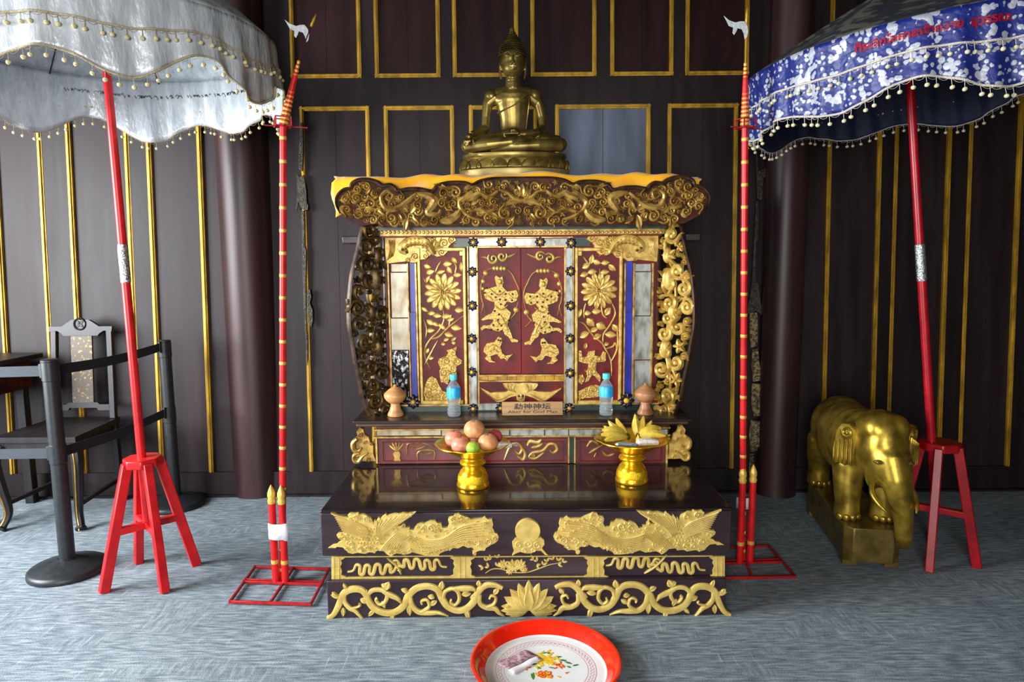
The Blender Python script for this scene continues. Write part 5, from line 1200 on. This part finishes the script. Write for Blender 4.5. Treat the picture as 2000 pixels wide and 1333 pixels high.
# ------------------------------------------------------------------ parasols
def parasol(base, axis, L, R, ze, drop, dome_h, dome_p, waves, amp, ph, mats, lab, npom, tilt_extra=0, foil=(.9, 1.2), tip=.12, sag=.03, polew=.019, pm='red', seed=1):
    ax = Vector(axis).normalized(); q = Vector((0, 0, 1)).rotation_difference(ax).to_matrix()
    t = thing('ceremonial_parasol', base, lab, 'parasol', 'fringed ceremonial parasols', rot=q)
    vm, cm, bm, pmt = mats; rn = random.Random(seed)
    fold = [(rn.randint(17, 43), rn.uniform(0, 6.3), rn.uniform(.3, 1)) for _ in range(5)]
    def V(a, s):                                                    # point of the valance: angle, 0 at the edge to 1 at the hem
        w = math.cos(waves * a + ph) * .75 + .35 * math.cos((waves / 2 + 1) * a + 1.1 + ph)
        d = drop * s + amp * w * s * s
        fo = sum(k * math.sin(n * a + p) for n, p, k in fold) / 3
        r = R * (1 + .012 * s) + (.006 + .016 * s) * fo - .02 * s * w * .5
        return Vector((math.cos(a) * r, math.sin(a) * r, ze - d))
    def C(a, s):                                                    # canopy: 0 apex to 1 edge
        fo = sum(k * math.sin(n * a + p) for n, p, k in fold) / 3
        scal = 1 - .03 * s * (1 - abs(math.cos(waves / 2 * a))) 
        r = R * s * (1 if s < 1 else 1); z = ze + dome_h * (1 - s ** dome_p) - sag * math.sin(s * PI) * abs(math.sin(waves * a / 2 + .4)) + .004 * fo * math.sin(s * PI)
        e = V(a, 0); k = max(0, (s - .85) / .15)
        return Vector((math.cos(a) * r, math.sin(a) * r, z)).lerp(e, k * k if s < 1 else 1)
    NA, NS = 240, 14
    vs = [V(2 * PI * i / NA, j / NS) for i in range(NA) for j in range(NS + 1)]
    fs = [(i * (NS + 1) + j, i * (NS + 1) + j + 1, ((i + 1) % NA) * (NS + 1) + j + 1, ((i + 1) % NA) * (NS + 1) + j) for i in range(NA) for j in range(NS)]
    val = MB().add(vs, fs).build('valance', vm, t, True, 180); s_ = val.modifiers.new('t', 'SOLIDIFY'); s_.thickness = .0015
    if vm == 'bluebroc': val.data.materials.append(M['brocshade']); s_.material_offset = 1
    vs = [C(2 * PI * i / NA, .04 + .96 * j / NS) for i in range(NA) for j in range(NS + 1)]
    can = MB().add(vs, fs).build('canopy', cm, t, True, 180); s_ = can.modifiers.new('t', 'SOLIDIFY'); s_.thickness = .0015
    if vm == 'bluebroc': can.data.materials.append(M['brocshade']); s_.material_offset = 1
    # pole, ferrule, ribs
    top = ze + dome_h + tip
    MB().tube([(0, 0, 0), (0, 0, L * .5), (0, 0, top - tip * .5)], [polew, polew, polew * .85], 18).build('pole', pm, t, True)
    MB().tube([(0, 0, foil[0]), (0, 0, (foil[0] + foil[1]) / 2), (0, 0, foil[1])], polew * 1.12, 18).build('foil_wrap', 'foil', t, True)
    MB().lathe([(.05, ze + dome_h - .02), (.045, ze + dome_h), (.03, ze + dome_h + .02), (.02, top - .03), (.004, top)], 16).build('finial', 'moulding', t, True)
    MB().lathe([(polew * 1.05, ze - .02), (.04, ze - .02), (.045, ze), (.04, ze + .03), (polew, ze + .03)], 16).build('runner', 'blackplastic', t, True)
    for k in range(waves):
        a = 2 * PI * (k + .5) / waves
        p = [C(a, s) - Vector((0, 0, .012)) for s in (.06, .3, .6, .85, .99)]
        rb = MB().tube(p, .003, 5).build('rib', 'blackplastic', t, True)
        MB().tube([(math.cos(a) * .04, math.sin(a) * .04, ze), p[2]], .0022, 5).build('strut', 'blackplastic', rb, True)
    # two rows of braid with tassel cords and pompoms
    pom = MB().sph((0, 0, 0), (.0088, .0088, .0074), 8, 6); pmesh = None
    for row, s0 in enumerate((.5, 1.0)):
        n = npom; pa = [V(2 * PI * i / 240, s0) + V(2 * PI * i / 240, s0).xy.to_3d().normalized() * .003 for i in range(240)]
        m = MB().tube(pa, .0045, 6, flat=1, close=True)
        br = m.build('braid', bm, t, True)
        m = MB(); hang = .027
        for k in range(n):
            a = 2 * PI * (k + rn.uniform(-.22, .22)) / n; p = V(a, s0); o_ = p.xy.to_3d().normalized(); p0 = p + o_ * .004; p1 = p0 + Vector((rn.uniform(-.003, .003), 0, -hang)) + o_ * .004
            m.tube([p0, p1], .0011, 4)
            a2 = a + 2 * PI / n; g0 = V(a2, s0) + o_ * .004; md = (p0 + g0) / 2 - Vector((0, 0, .012))
            m.tube([p0, p0.lerp(md, .55) - Vector((0, 0, .003)), md, g0.lerp(md, .55) - Vector((0, 0, .003)), g0], .0008, 3)
            if pmesh is None:
                po = pom.build('pompom', pmt, t, True); pmesh = po.data
            else:
                po = bpy.data.objects.new('pompom', pmesh); COL.objects.link(po); po.parent = t
            po.location = p1 - Vector((0, 0, .006)); po.rotation_euler = (rn.uniform(-.4, .4), rn.uniform(-.4, .4), rn.uniform(0, 3))
        m.build('tassel_cords', bm, br, True)
    return t, V
AL = math.radians
hemL = onY(205, 150, cL.y - .68).z
zb = ZSL * .45 + .015
pL, VL = parasol((cL.x, cL.y, zb), (onY(206, 160, cL.y) - onY(272, 890, cL.y)), 2.0, .685, 2.365 - zb, .25, .36, 1.9, 9, .056, 2.2, ('whitesatin', 'whitesatin', 'braid', 'pompom'), 'white satin parasol with cream pompom fringe on a red pole near the chair', 112, foil=(onY(245, 552, cL.y).z - zb, onY(240, 478, cL.y).z - zb), seed=3)
zb2 = ZSR * .42 + .015
axR = onY(1797, 195, cR.y) - onY(1836, 860, cR.y)
pR, VR = parasol((cR.x, cR.y, zb2), axR, 2.0, .68, 2.34 - zb2, .25, .30, 1.25, 8, .04, .7, ('bluebroc', 'greybroc', 'braidw', 'pompomw'), 'blue and silver brocade parasol with grey top and ivory pompoms near the elephant', 108, foil=(onY(1818, 545, cR.y).z - zb2, onY(1814, 473, cR.y).z - zb2), pm='reddark', seed=6)
# writing on the cloth
def on_valance(V, parent, vs, fs, a_mid, s_mid, R, drop, sign, off, name, mt):
    out = []
    for x, y in vs:
        a = a_mid + sign * x / R; p = V(a, s_mid - y / drop); out.append(p + p.xy.to_3d().normalized() * off)
    o = MB().add(out, fs).build(name, mt, parent, True, smooth=0, recalc=False)
vs, fs = text2d('ที่ระลึกโอกาสเข้าถวาย  สุวรรณะ', .04, .0012)
on_valance(VR, pR, vs, fs, -PI / 2 - .42, .24, .68, .25, 1, .004, 'red_lettering', 'reddark')
# handwriting seen on the inside of the white valance: rows of small looped strokes
m = MB(); rn = random.Random(12); x = -.62
while x < .5:
    for k in range(rn.randint(5, 11)):
        w = rn.uniform(.008, .014); hgt = rn.uniform(.012, .02); N = 9; path = []
        typ = rn.randint(0, 3)
        for i in range(N):
            s_ = i / (N - 1)
            if typ == 0: dx, dy = w * s_, hgt * .5 * math.sin(s_ * PI)
            elif typ == 1: dx, dy = w * .5 * (1 - math.cos(s_ * 5)), hgt * .5 * math.sin(s_ * 5)
            elif typ == 2: dx, dy = w * .4 * math.sin(s_ * 6), hgt * (s_ - .6)
            else: dx, dy = w * s_, hgt * .4 * math.cos(s_ * 9)
            a = PI / 2 - (x + dx) / .70 - .1; p = VL(a, .3 - (dy) / .25); path.append(p - p.xy.to_3d().normalized() * .003)
        m.tube(path, .0012, 4); x += w + .003
    x += .022
tag(m.build('black_handwriting', 'ink', pL, True), kind='stuff')

# ------------------------------------------------------------------ spears in their floor frames
def spear_frame(C4, mids, posts, lab, zt):
    c = sum((onZ(x, y, 0) for x, y in C4), Vector()) / 4
    t = thing('spear_stand', c, lab, 'stand', 'red floor frames for the spears')
    F_ = [onZ(x, y, .012) for x, y in C4]
    for i in range(4): bev(MB().bar(F_[i] - (F_[(i + 1) % 4] - F_[i]).normalized() * .006, F_[(i + 1) % 4] + (F_[(i + 1) % 4] - F_[i]).normalized() * .006, .009, .012).build('frame_bar', 'redmetal', t), .001)
    for a, b in mids: bev(MB().bar(onZ(*a, .012), onZ(*b, .012), .009, .012).build('middle_bar', 'redmetal', t), .001)
    for (x, y) in posts:
        p = onZ(x, y, .012); r = .0155
        po = MB().tube([p, p + Vector((0, 0, zt))], r, 14).build('socket_post', 'red', t)
        for z in (.115, .265, .55) if zt > .4 else (.1,): MB().lathe([(r * 1.0, z), (r * 1.06, z), (r * 1.06, z + .018), (r, z + .018)], 14, (p.x, p.y, 0)).build('gold_band', 'band', po)
        MB().lathe([(r * 1.02, zt + .0), (r * 1.2, zt + .012), (r * .95, zt + .026), (r * 1.15, zt + .034), (r * 1.1, zt + .05), (r * .6, zt + .07), (.001, zt + .085)], 14, (p.x, p.y, .012)).build('post_finial', 'band', po)
    return t
sl = spear_frame([(449, 1176), (607, 1181), (643, 1112), (498, 1108)], [((473, 1137), (626, 1142)), ((476, 1133), (628, 1138)), ((527, 1179), (574, 1109))], [(539, 1137), (558, 1138)], 'flat red metal floor frame holding the bent spear, a paper notice taped on', onY(541, 985, onZ(541, 1137, 0).y).z)
sr = spear_frame([(1408, 1130), (1553, 1127), (1500, 1067), (1380, 1070)], [((1393, 1102), (1527, 1098)), ((1395, 1097), (1524, 1093)), ((1470, 1129), (1440, 1068))], [(1445, 1100), (1465, 1098)], 'flat red metal floor frame holding the straight spear beside the elephant', onY(1446, 945, onZ(1446, 1100, 0).y).z)
def spear(base, pts, rr, bands, flag, lab, pmat='red'):
    """pts: shaft foot, flange, end of turned part, rod end, tip"""
    t = thing('ceremonial_spear', base, lab, 'spear', 'ceremonial spears')
    b, fl_, tu, rod, tip = pts; ax = (fl_ - b).normalized(); L = (fl_ - b).length
    MB().tube([b, b.lerp(fl_, .5), fl_], rr, 16).build('shaft', pmat, t)
    def rings(p, q, n, r0, r1, nm, mt, h, w=1.08):
        d = (q - p).normalized()
        for k in range(n):
            s_ = (k + .5) / n; c = p.lerp(q, s_); r = (r0 + (r1 - r0) * s_) * w
            MB().tube([c - d * h, c - d * h * .6, c + d * h * .6, c + d * h], [r * .9, r, r, r * .9], 14).build(nm, mt, t)
    rings(b, fl_, bands, rr, rr, 'gold_band', 'band', .009, 1.05)
    d = (tu - fl_).normalized()
    MB().tube([fl_, fl_.lerp(tu, .04), fl_.lerp(tu, .3), fl_.lerp(tu, .7), tu], [rr * 1.2, rr * 1.25, rr * 1.1, rr * .8, rr * .35], 16).build('turned_neck', 'red', t)
    rings(fl_.lerp(tu, .03), tu, 15, rr * 1.25, rr * .42, 'neck_ring', 'band', .006, 1.12)
    MB().tube([tu, rod], rr * .2, 8).build('rod', 'cornice' if rod.x < 0 else 'moulding', t)
    MB().tube([rod, rod.lerp(tip, .15), rod.lerp(tip, .35), rod.lerp(tip, .5), tip], [.004, .007, .005, .007, .0008], 10).build('spear_tip', 'moulding', t)
    # square hand guard with four prongs
    m = MB(); e = rr * 2.1; c = fl_
    ux = Vector((.92, .38, 0)); uy = Vector((-.38, .92, 0))
    cs = [c + ux * a * e + uy * b_ * e for a, b_ in ((-1, -1), (1, -1), (1, 1), (-1, 1))]
    for i in range(4): m.bar(cs[i], cs[(i + 1) % 4], .005, .005); m.bar(cs[i], cs[i] + Vector((0, 0, .035)), .005, .005)
    up_ = [p + Vector((0, 0, .035)) for p in cs]
    for i in range(4): m.bar(up_[i], up_[(i + 1) % 4], .004, .004)
    m.bar(c - ux * e * 2.4, c + ux * e * 3.2, .005, .005); m.bar(c - uy * e * 1.6, c + uy * e * 1.6, .005, .005)
    m.build('hand_guard', 'redmetal', t)
    ff = Fr(flag[0], (1, 0, 0), (0, 0, 1)); k = flag[1]
    L_ = [(0, -6), (2, 4), (0, 14), (-6, 22), (-14, 22), (-22, 20), (-34, 24), (-44, 32), (-34, 14), (-26, 11), (-27, 2), (-24, -2), (-20, 4), (-18, 10), (-10, 8), (-6, 0), (-4, -10)]
    MB().prism([ff.P(a * k, b_ * k, -.0008) for a, b_ in L_], (0, -.0016, 0)).build('pennon', 'steelpin', t, smooth=0)
    return t
pb = onZ(548.5, 1133, .02); y_ = pb.y - .012; pb = Vector((pb.x, y_ + .035, .014))
P = lambda x, y, Y: onY(x, y, Y)
spear(pb, (pb, P(553, 247, y_), P(584, 118, y_), P(607, 52, y_), P(618, 27, y_)), .0145, 21, (P(602, 72, y_), 20 / 22 * pxm(pb)), 'tall red spear with gold rings and a bent leaning tip by the white parasol')
pb = onZ(1455, 1097, .02); y_ = pb.y; pb = Vector((pb.x, y_ + .035, .014))
spear(pb, (pb, P(1455, 250, y_ - .09), P(1456, 122, y_ - .11), P(1458, 45, y_ - .125), P(1460, 14, y_ - .13)), .0145, 21, (P(1459, 66, y_ - .127), 20 / 22 * pxm(pb)), 'tall red spear with gold rings and a straight gold tip by the blue parasol')
# notices taped round the spear posts
pn = onY(541, 1041, onZ(548, 1137, 0).y - .056)
def notice(c, w, h, lab, curl):
    t = thing('paper_notice', c, lab, 'paper', 'paper notices on the spear stands'); vs = []
    for i in range(9):
        for j in (0, 1): x = -w / 2 + w * i / 8; vs.append((x, .012 * (2 * i / 8 - 1) ** 2 * 1.4, (-h / 2 if j == 0 else h / 2) + (-.008 if i > 6 else 0) * (1 - j) * curl))
    o = MB().add(vs, [(2 * i, 2 * i + 2, 2 * i + 3, 2 * i + 1) for i in range(8)]).build('sheet', 'white', t, True, 180); s_ = o.modifiers.new('t', 'SOLIDIFY'); s_.thickness = .0008
    if curl:
        m = MB()
        for k in range(4): m.box((-w * .3, -.0012, h * (.3 - .17 * k)), (w * (.25 - .1 * (k % 2)), -.0004, h * (.3 - .17 * k) + .0025))
        m.build('faint_text_lines', 'noteclear', t, True)
notice(pn, .088, .072, 'white paper notice wrapped round the posts of the bent spear', 1)
pn = onY(1456, 985, onZ(1455, 1099, 0).y + .036)
notice(pn, .075, .055, 'white paper notice behind the posts of the straight spear', 0)

# ------------------------------------------------------------------ tarnished filigree strips hanging on the posts
def filigree(segs, Y, lab, mt, hole_seed):
    fr = Fr(WF.P(0, 0, Y), WF.u, WF.v); t = thing('filigree_hanging', fr.P(*fr.px(*segs[-1][-1])), lab, 'ornament', 'tarnished filigree hangings')
    rn = random.Random(hole_seed); fr = Fr(WF.P(0, 0, Y), WF.u, WF.v)
    for poly in segs:
        P_ = [fr.px(*p) for p in poly]; 
        pl = MB().blob(fr, P_, .008, .002).build('plate', mt, t, smooth=30)
        xs = [p[0] for p in P_]; ys = [p[1] for p in P_]; m = MB(); n = 0
        for _ in range(400):
            q = (rn.uniform(min(xs), max(xs)), rn.uniform(min(ys), max(ys)))
            if inside(q, P_) and edist(q, P_) > .006: m.dome(fr, q[0], q[1], rn.uniform(.003, .0055), .0025, 6, .0075); n += 1
            if n > 26: break
        a_, b_ = sum(xs) / len(xs), sum(ys) / len(ys)
        MB().tube([fr.P(a_, b_, .004), fr.P(a_, b_, -Y - .01)], .003, 6).build('wall_pin', 'filidark', pl)
        if n: tag(m.build('pierced_dots', 'blackdot', pl), kind='stuff')
    return t
filigree([[(587,240),(592,240),(593,300),(591,335),(584,332),(584,290)], [(579,338),(586,346),(594,342),(599,372),(600,395),(603,402),(602,411),(595,412),(588,406),(584,395),(580,412),(578,408),(581,380)], [(589,412),(595,412),(596,480),(599,490),(598,560),(599,620),(600,656),(597,660),(593,600),(591,520)], [(600,570),(606,565),(609,580),(606,592),(611,605),(612,628),(608,640),(603,630),(600,600)], [(597,656),(601,650),(602,700),(600,715)]],   .035, 'thin tarnished filigree strip hanging beside the bent spear', 'filidark', 3)
filigree([[(1476,300),(1479,300),(1480,335),(1501,326),(1497,345),(1490,350),(1488,388),(1484,393),(1478,388),(1477,340)], [(1476,392),(1481,392),(1480,470),(1476,475),(1475,552),(1468,552),(1470,500)], [(1467,552),(1480,552),(1484,580),(1486,596),(1491,619),(1476,608),(1470,612),(1460,614),(1459,600),(1464,580)]], .06, 'dark tarnished filigree strip of plates beside the straight spear', 'filidark', 4)
filigree([[(1464,612),(1478,610),(1480,640),(1479,675),(1466,680),(1463,650)], [(1469,682),(1480,681),(1484,720),(1485,744),(1470,746),(1467,715)], [(1468,749),(1487,750),(1490,780),(1488,812),(1472,814),(1466,790)], [(1466,820),(1478,822),(1490,826),(1486,850),(1478,880),(1466,884),(1462,850)], [(1490,832),(1505,819),(1500,845),(1490,870),(1485,880),(1479,870),(1484,850)], [(1464,886),(1471,886),(1470,910),(1466,940),(1462,920)]], .06, 'pale pierced filigree pendant of hanging plates beside the straight spear', 'filigree', 5)

# ------------------------------------------------------------------ golden elephant
def elephant():
    g0 = onZ(1655, 1113, 0); g1 = onZ(1752, 1110, 0); w = (g1 - g0).length
    back = onZ(1580, 1003, 0); ax = (back - g0); L = .74; ax.z = 0; ang = math.atan2(ax.x, ax.y)
    ctr = (g0 + g1) / 2 + Vector((math.sin(ang), math.cos(ang), 0)) * L / 2
    t = thing('elephant_statue', ctr, 'gilded wooden elephant statue standing on a gold block beside the red stand', 'statue', rot=Matrix.Rotation(-ang, 3, 'Z'))
    hb = w / 2 + .004; H0, H1 = .025, .19; ch = .035
    oc = [(-hb, -L / 2 + ch), (-hb + ch, -L / 2), (hb - ch, -L / 2), (hb, -L / 2 + ch), (hb, L / 2 - ch), (hb - ch, L / 2), (-hb + ch, L / 2), (-hb, L / 2 - ch)]
    bev(MB().prism([(x, y, H0) for x, y in oc], (0, 0, H1 - H0)).build('base_block', 'elebase', t, True), .004)
    for sx in (-1, 1):
        for sy in (-1, 1): MB().box((sx * hb * .75 - .03, sy * (L / 2 - .06) - .03, 0), (sx * hb * .75 + .03, sy * (L / 2 - .06) + .03, H0)).build('base_foot', 'elebase', t, True)
    m = MB()
    E = lambda c, r, R=None: m.sph(c, r, 24, 16, R)
    E((0, .06, .53), (.155, .3, .16)); E((0, .22, .53), (.15, .17, .165)); E((0, -.1, .53), (.15, .18, .168)); E((0, .05, .45), (.14, .26, .11))
    E((.0, -.22, .56), (.125, .13, .16))
    for sx in (-1, 1):
        m.tube([(sx * .06, -.18, .54), (sx * .074, -.2, .45), (sx * .08, -.215, .36), (sx * .08, -.225, .27), (sx * .08, -.225, H1 + .004)], [.05, .078, .066, .057, .062], 18)
        m.tube([(sx * .06, .22, .54), (sx * .078, .24, .45), (sx * .086, .255, .36), (sx * .085, .265, .28), (sx * .085, .27, H1 + .004)], [.05, .085, .07, .057, .062], 18)
    hx = .045                                                       # head turned a little
    E((hx * .6, -.33, .575), (.108, .115, .165)); E((hx * .8, -.37, .52), (.095, .095, .13)); E((hx * .5, -.30, .63), (.11, .11, .11))
    for sx in (-1, 1): E((hx * .6 + sx * .045, -.34, .66), (.06, .075, .07)); E((hx + sx * .06, -.36, .45), (.035, .06, .07))
    m.tube([(hx, -.39, .54), (hx * 1.3, -.435, .44), (hx * 1.7, -.45, .35), (hx * 2.0, -.45, .27), (hx * 2.2, -.44, .19), (hx * 2.3, -.43, .14)], [.085, .066, .05, .041, .036, .028], 18)
    m.tube([(0, .37, .60), (0, .40, .5), (0, .39, .38)], [.022, .018, .016], 10)
    bd = fuse(m, .0085, 6); bd.materials.append(M['elephant']); link('body', bd, t, True, 70)
    for sx in (-1, 1):                                              # fan shaped ears with ridges
        fr = Fr((hx * .6 + sx * .108, -.285, .60), Vector((0, -sx, 0)) if sx < 0 else Vector((0, 1, 0)), (0, 0, 1))
        fr = Fr((hx * .6 + sx * .142, -.285, .585), (.62, -.78, 0) if sx < 0 else (.62, .78, 0), (0, 0, 1)); f = 1 if sx < 0 else -1
        out = [(-.06 * f, -.13), (-.068 * f, -.03), (-.06 * f, .04), (-.03 * f, .08), (.01 * f, .085), (.045 * f, .06), (.055 * f, .0), (.045 * f, -.06), (.035 * f, -.11), (.01 * f, -.115), (-.01 * f, -.125), (-.035 * f, -.12)]
        e = MB().blob(fr, out, .022, .006, -.02).build('ear', 'elephant', t, True, 40)
        m = MB()
        for k in range(5): m.ridge(fr, [((.03 - .021 * k) * f, .03 - .01 * k), ((.028 - .022 * k) * f, -.05), ((.03 - .022 * k) * f, -.115)], .0065, .012, .0)
        m.scroll(fr, .0, .04, .034, 3, 1.4, f, .007, .012, .0)
        m.build('ear_folds', 'elephant', e, True)
        m = MB().tube(spline([(hx + sx * .07, -.395, .43), (hx + sx * .088, -.44, .385), (hx * 1.2 + sx * .075, -.485, .345), (hx * 1.3 + sx * .06, -.505, .325)], 3), [.012] * 4 + [.0105] * 3 + [.008, .005, .002], 10); m.build('tusk', 'elephant', t, True)
        ef = Vector((hx + sx * .075, -.44, .535))
        fe = Fr(ef, (1, 0, 0) if sx < 0 else (1, 0, 0), (0, 0, 1)); fe = Fr((hx * .9 + sx * .068, -.452, .53), Vector((1, sx * .75, 0)), (0, 0, 1))
        m = MB(); m.ridge(fe, [(-.022, .002), (-.005, .011), (.015, .002)], .0025, .006, -.001); m.ridge(fe, [(-.022, .002), (-.004, -.007), (.015, .002)], .0022, .006, -.001); m.dome(fe, -.003, .002, .006, .008, 10, -.001)
        m.build('eye', 'elebase', t, True)
        for yy in (-.225, .27):
            for k in range(4):
                a = -PI / 2 + (k - 1.5) * .55; MB().sph((sx * .0815 + math.cos(a) * .06, yy + math.sin(a) * .06, H1 + .016), (.016, .009, .018), 10, 7, Matrix.Rotation(a + PI / 2, 3, 'Z')).build('toenail', 'elephant', t, True)
    return t
elephant()

# ------------------------------------------------------------------ barrier posts with belts
def stanchion(c, zt, lab, rb=.165):
    t = thing('barrier_post', c, lab, 'barrier post', 'black belt barrier posts')
    MB().lathe([(.001, 0), (rb, 0), (rb * 1.01, .008), (rb, .024), (rb * .93, .032), (rb * .5, .052), (rb * .24, .066), (.04, .07), (.001, .07)], 48).build('base_disc', 'blackplastic', t, True, 50)
    MB().tube([(0, 0, .06), (0, 0, zt * .5), (0, 0, zt)], .0335, 28).build('post_tube', 'blackplastic', t, True)
    MB().lathe([(.0335, zt - .002), (.036, zt), (.036, zt + .006), (.03, zt + .01), (.001, zt + .01)], 28).build('cap', 'blackplastic', t, True)
    for z in (zt - .045, zt - .43):
        MB().lathe([(.0335, z - .045), (.0365, z - .042), (.0365, z + .042), (.0335, z + .045)], 28).build('belt_cassette', 'blackplastic', t, True)
    return t
def belt(t, z, p, q, mt, h=.048):
    d = (q - p); d.z = 0; d.normalize(); a = p + d * .04; b = q - d * .04; s_ = d.cross(Vector((0, 0, 1)))
    N = 12; vs = []
    for i in range(N + 1):
        u = i / N; c = a.lerp(b, u); c.z = z - .014 * math.sin(u * PI)
        for y, hh in ((-.001, -h / 2), (-.001, h / 2), (.001, h / 2), (.001, -h / 2)): vs.append(c + s_ * y + Vector((0, 0, hh)))
    fs = [(i * 4 + k, (i + 1) * 4 + k, (i + 1) * 4 + (k + 1) % 4, i * 4 + (k + 1) % 4) for i in range(N) for k in range(4)] + [(0, 1, 2, 3), (N * 4 + 3, N * 4 + 2, N * 4 + 1, N * 4)]
    bo = MB().add(vs, fs).build('belt', mt, t, smooth=60)
    bev(MB().bar(a - d * .01 + Vector((0, 0, z - a.z)), a + d * .012 + Vector((0, 0, z - a.z)), .012, h * 1.35).build('belt_clip', 'blackplastic', bo), .002)
    bev(MB().bar(b - d * .012 + Vector((0, 0, z - b.z)), b + d * .01 + Vector((0, 0, z - b.z)), .012, h * 1.35).build('belt_clip', 'blackplastic', bo), .002)
c1 = onZ(134, 1116, 0); c2 = onZ(343, 987, 0); zt = onY(97, 706, c1.y).z
s1 = stanchion(c1, zt, 'black belt barrier post in front of the chair')
s2 = stanchion(c2, onY(316, 668, c2.y).z, 'black belt barrier post behind the red parasol stand')
c3 = Vector((c1.x - 1.3, c1.y + .12, 0))
s3 = stanchion(c3, zt, 'black belt barrier post at the end of the belts past the chair')
z2t = onY(316, 668, c2.y).z
for z in (zt - .045, zt - .43):
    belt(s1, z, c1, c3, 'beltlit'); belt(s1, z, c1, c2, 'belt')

# ------------------------------------------------------------------ carved chair and the tall side table
def chair():
    yf = onZ(158, 1034, 0).y; xr = onZ(158, 1034, 0).x; xl = onZ(22, 1030, 0).x
    cx = (xl + xr) / 2 + .005; wf = (xr - xl) / 2; yb = yf + .43; seat = onY(100, 853, yf).z; wb = wf * .86
    top = onY(180, 622, yb + .03).z
    t = thing('carved_chair', (cx, (yf + yb) / 2, 0), 'black carved wooden chair with gold crackle splat and cabriole legs', 'chair')
    lc = lambda x, y, z: Vector((cx + x, yf + y, z))
    MB().prism([lc(-wf - .02, -.02, seat - .03), lc(wf + .02, -.02, seat - .03), lc(wb + .02, .45, seat - .03), lc(-wb - .02, .45, seat - .03)], (0, 0, .03)).build('seat', 'chair', t, smooth=0)
    MB().prism([lc(-wf, 0, seat - .085), lc(wf, 0, seat - .085), lc(wb, .43, seat - .085), lc(-wb, .43, seat - .085)], (0, 0, .055)).build('apron', 'chair', t, smooth=0)
    for s in (-1, 1):
        P_ = spline([lc(s * wf, .005, seat - .05), lc(s * (wf + .02), -.018, seat - .13), lc(s * (wf + .004), -.005, seat * .45), lc(s * (wf - .012), .008, .1), lc(s * (wf + .005), -.012, .035), lc(s * (wf + .016), -.03, .01)], 4)
        n = len(P_); lg = MB().tube(P_, [.034 + (.02 - .034) * min(1, i / n * 1.6) + (.008 if i > n - 4 else 0) for i in range(n)], 8).build('leg', 'chair', t)
        MB().tube([Vector(p) + Vector((s * .002, -.021 - .012 * (1 - min(1, i / n * 1.6)), 0)) for i, p in enumerate(P_)], .004, 6).build('gold_line', 'goldthin', lg)
        bl = MB().bar(lc(s * wb, .44, 0), lc(s * wb, .42, seat), .032, .036).build('leg', 'chair', t); bev(bl, .003)
        bev(MB().bar(lc(s * wb, .42, seat), lc(s * wb * .94, .47, top - .055), .034, .03, up=(0, 1, 0)).build('back_post', 'chair', t), .003)
        bev(MB().bar(lc(s * wf, .01, .14), lc(s * wb, .43, .14), .02, .022).build('stretcher', 'chair', t), .002)
    bf = Fr(lc(0, .42 - .05 * seat / (top - seat), 0), (1, 0, 0), (0, .05, top - seat))
    w = wb * .94 + .02; zt_ = top
    MB().prism([bf.P(a, b, -.012) for a, b in [(-w, zt_ - .075), (-w * .75, zt_ - .07), (-w * .62, zt_ - .085), (-.1, zt_ - .1), (.1, zt_ - .1), (w * .62, zt_ - .085), (w * .75, zt_ - .07), (w, zt_ - .075), (w + .004, zt_ - .045), (w * .6, zt_ - .045), (w * .4, zt_ - .02), (.05, zt_ - .006), (-.05, zt_ - .006), (-w * .4, zt_ - .02), (-w * .6, zt_ - .045), (-w - .004, zt_ - .045)]], bf.n * .026).build('crest_rail', 'chair', t, smooth=30)
    m = MB(); m.ridge(bf, [(math.cos(a * PI / 8) * .034, zt_ - .03 + math.sin(a * PI / 8) * .034) for a in range(17)], .006, .01, .012, sub=False)
    for k in range(4): m.leaf(bf, 0, zt_ - .03, k * PI / 2 + .785, .03, .01, .008, .012)
    m.build('coin_medallion', 'chair', t)
    MB().fbox(bf, -.062, seat + .075, .062, zt_ - .09, -.006, .008).build('splat', 'chairgold', t, smooth=0)
    MB().prism([bf.P(a, b, -.01) for a, b in [(-w, seat + .05), (-.09, seat + .05), (-.08, seat + .065), (.08, seat + .065), (.09, seat + .05), (w, seat + .05), (w, seat + .085), (.1, seat + .085), (.085, seat + .097), (-.085, seat + .097), (-.1, seat + .085), (-w, seat + .085)]], bf.n * .02).build('lower_rail', 'chair', t, smooth=30)
    return cx, yf, yb
chx, chyf, chyb = chair()
def side_table():
    c = onY(58, 693, YW - .12); z = c.z; x1 = chx - .26; y1 = YW - .03; y0 = y1 - .5; x0 = x1 - .75
    t = thing('side_table', ((x0 + x1) / 2, (y0 + y1) / 2, 0), 'tall dark side table with red apron and gold carving behind the barrier belts', 'table')
    bev(MB().box((x0, y0, z - .03), (x1, y1, z)).build('table_top', 'chair', t), .005)
    MB().box((x0 + .03, y0 + .03, z - .2), (x1 - .06, y1 - .03, z - .03)).build('apron', 'cornice', t, smooth=0)
    fr = front(y0 + .03)
    MB().fbox(fr, x1 - .4, z - .17, x1 - .14, z - .06, 0, .006).build('gold_carving', 'chairgold', t, smooth=0)
    for x in (x0 + .06, x1 - .1):
        for y in (y0 + .06, y1 - .07): bev(MB().box((x - .025, y - .025, 0), (x + .025, y + .025, z - .03)).build('leg', 'chair', t), .003)
side_table()
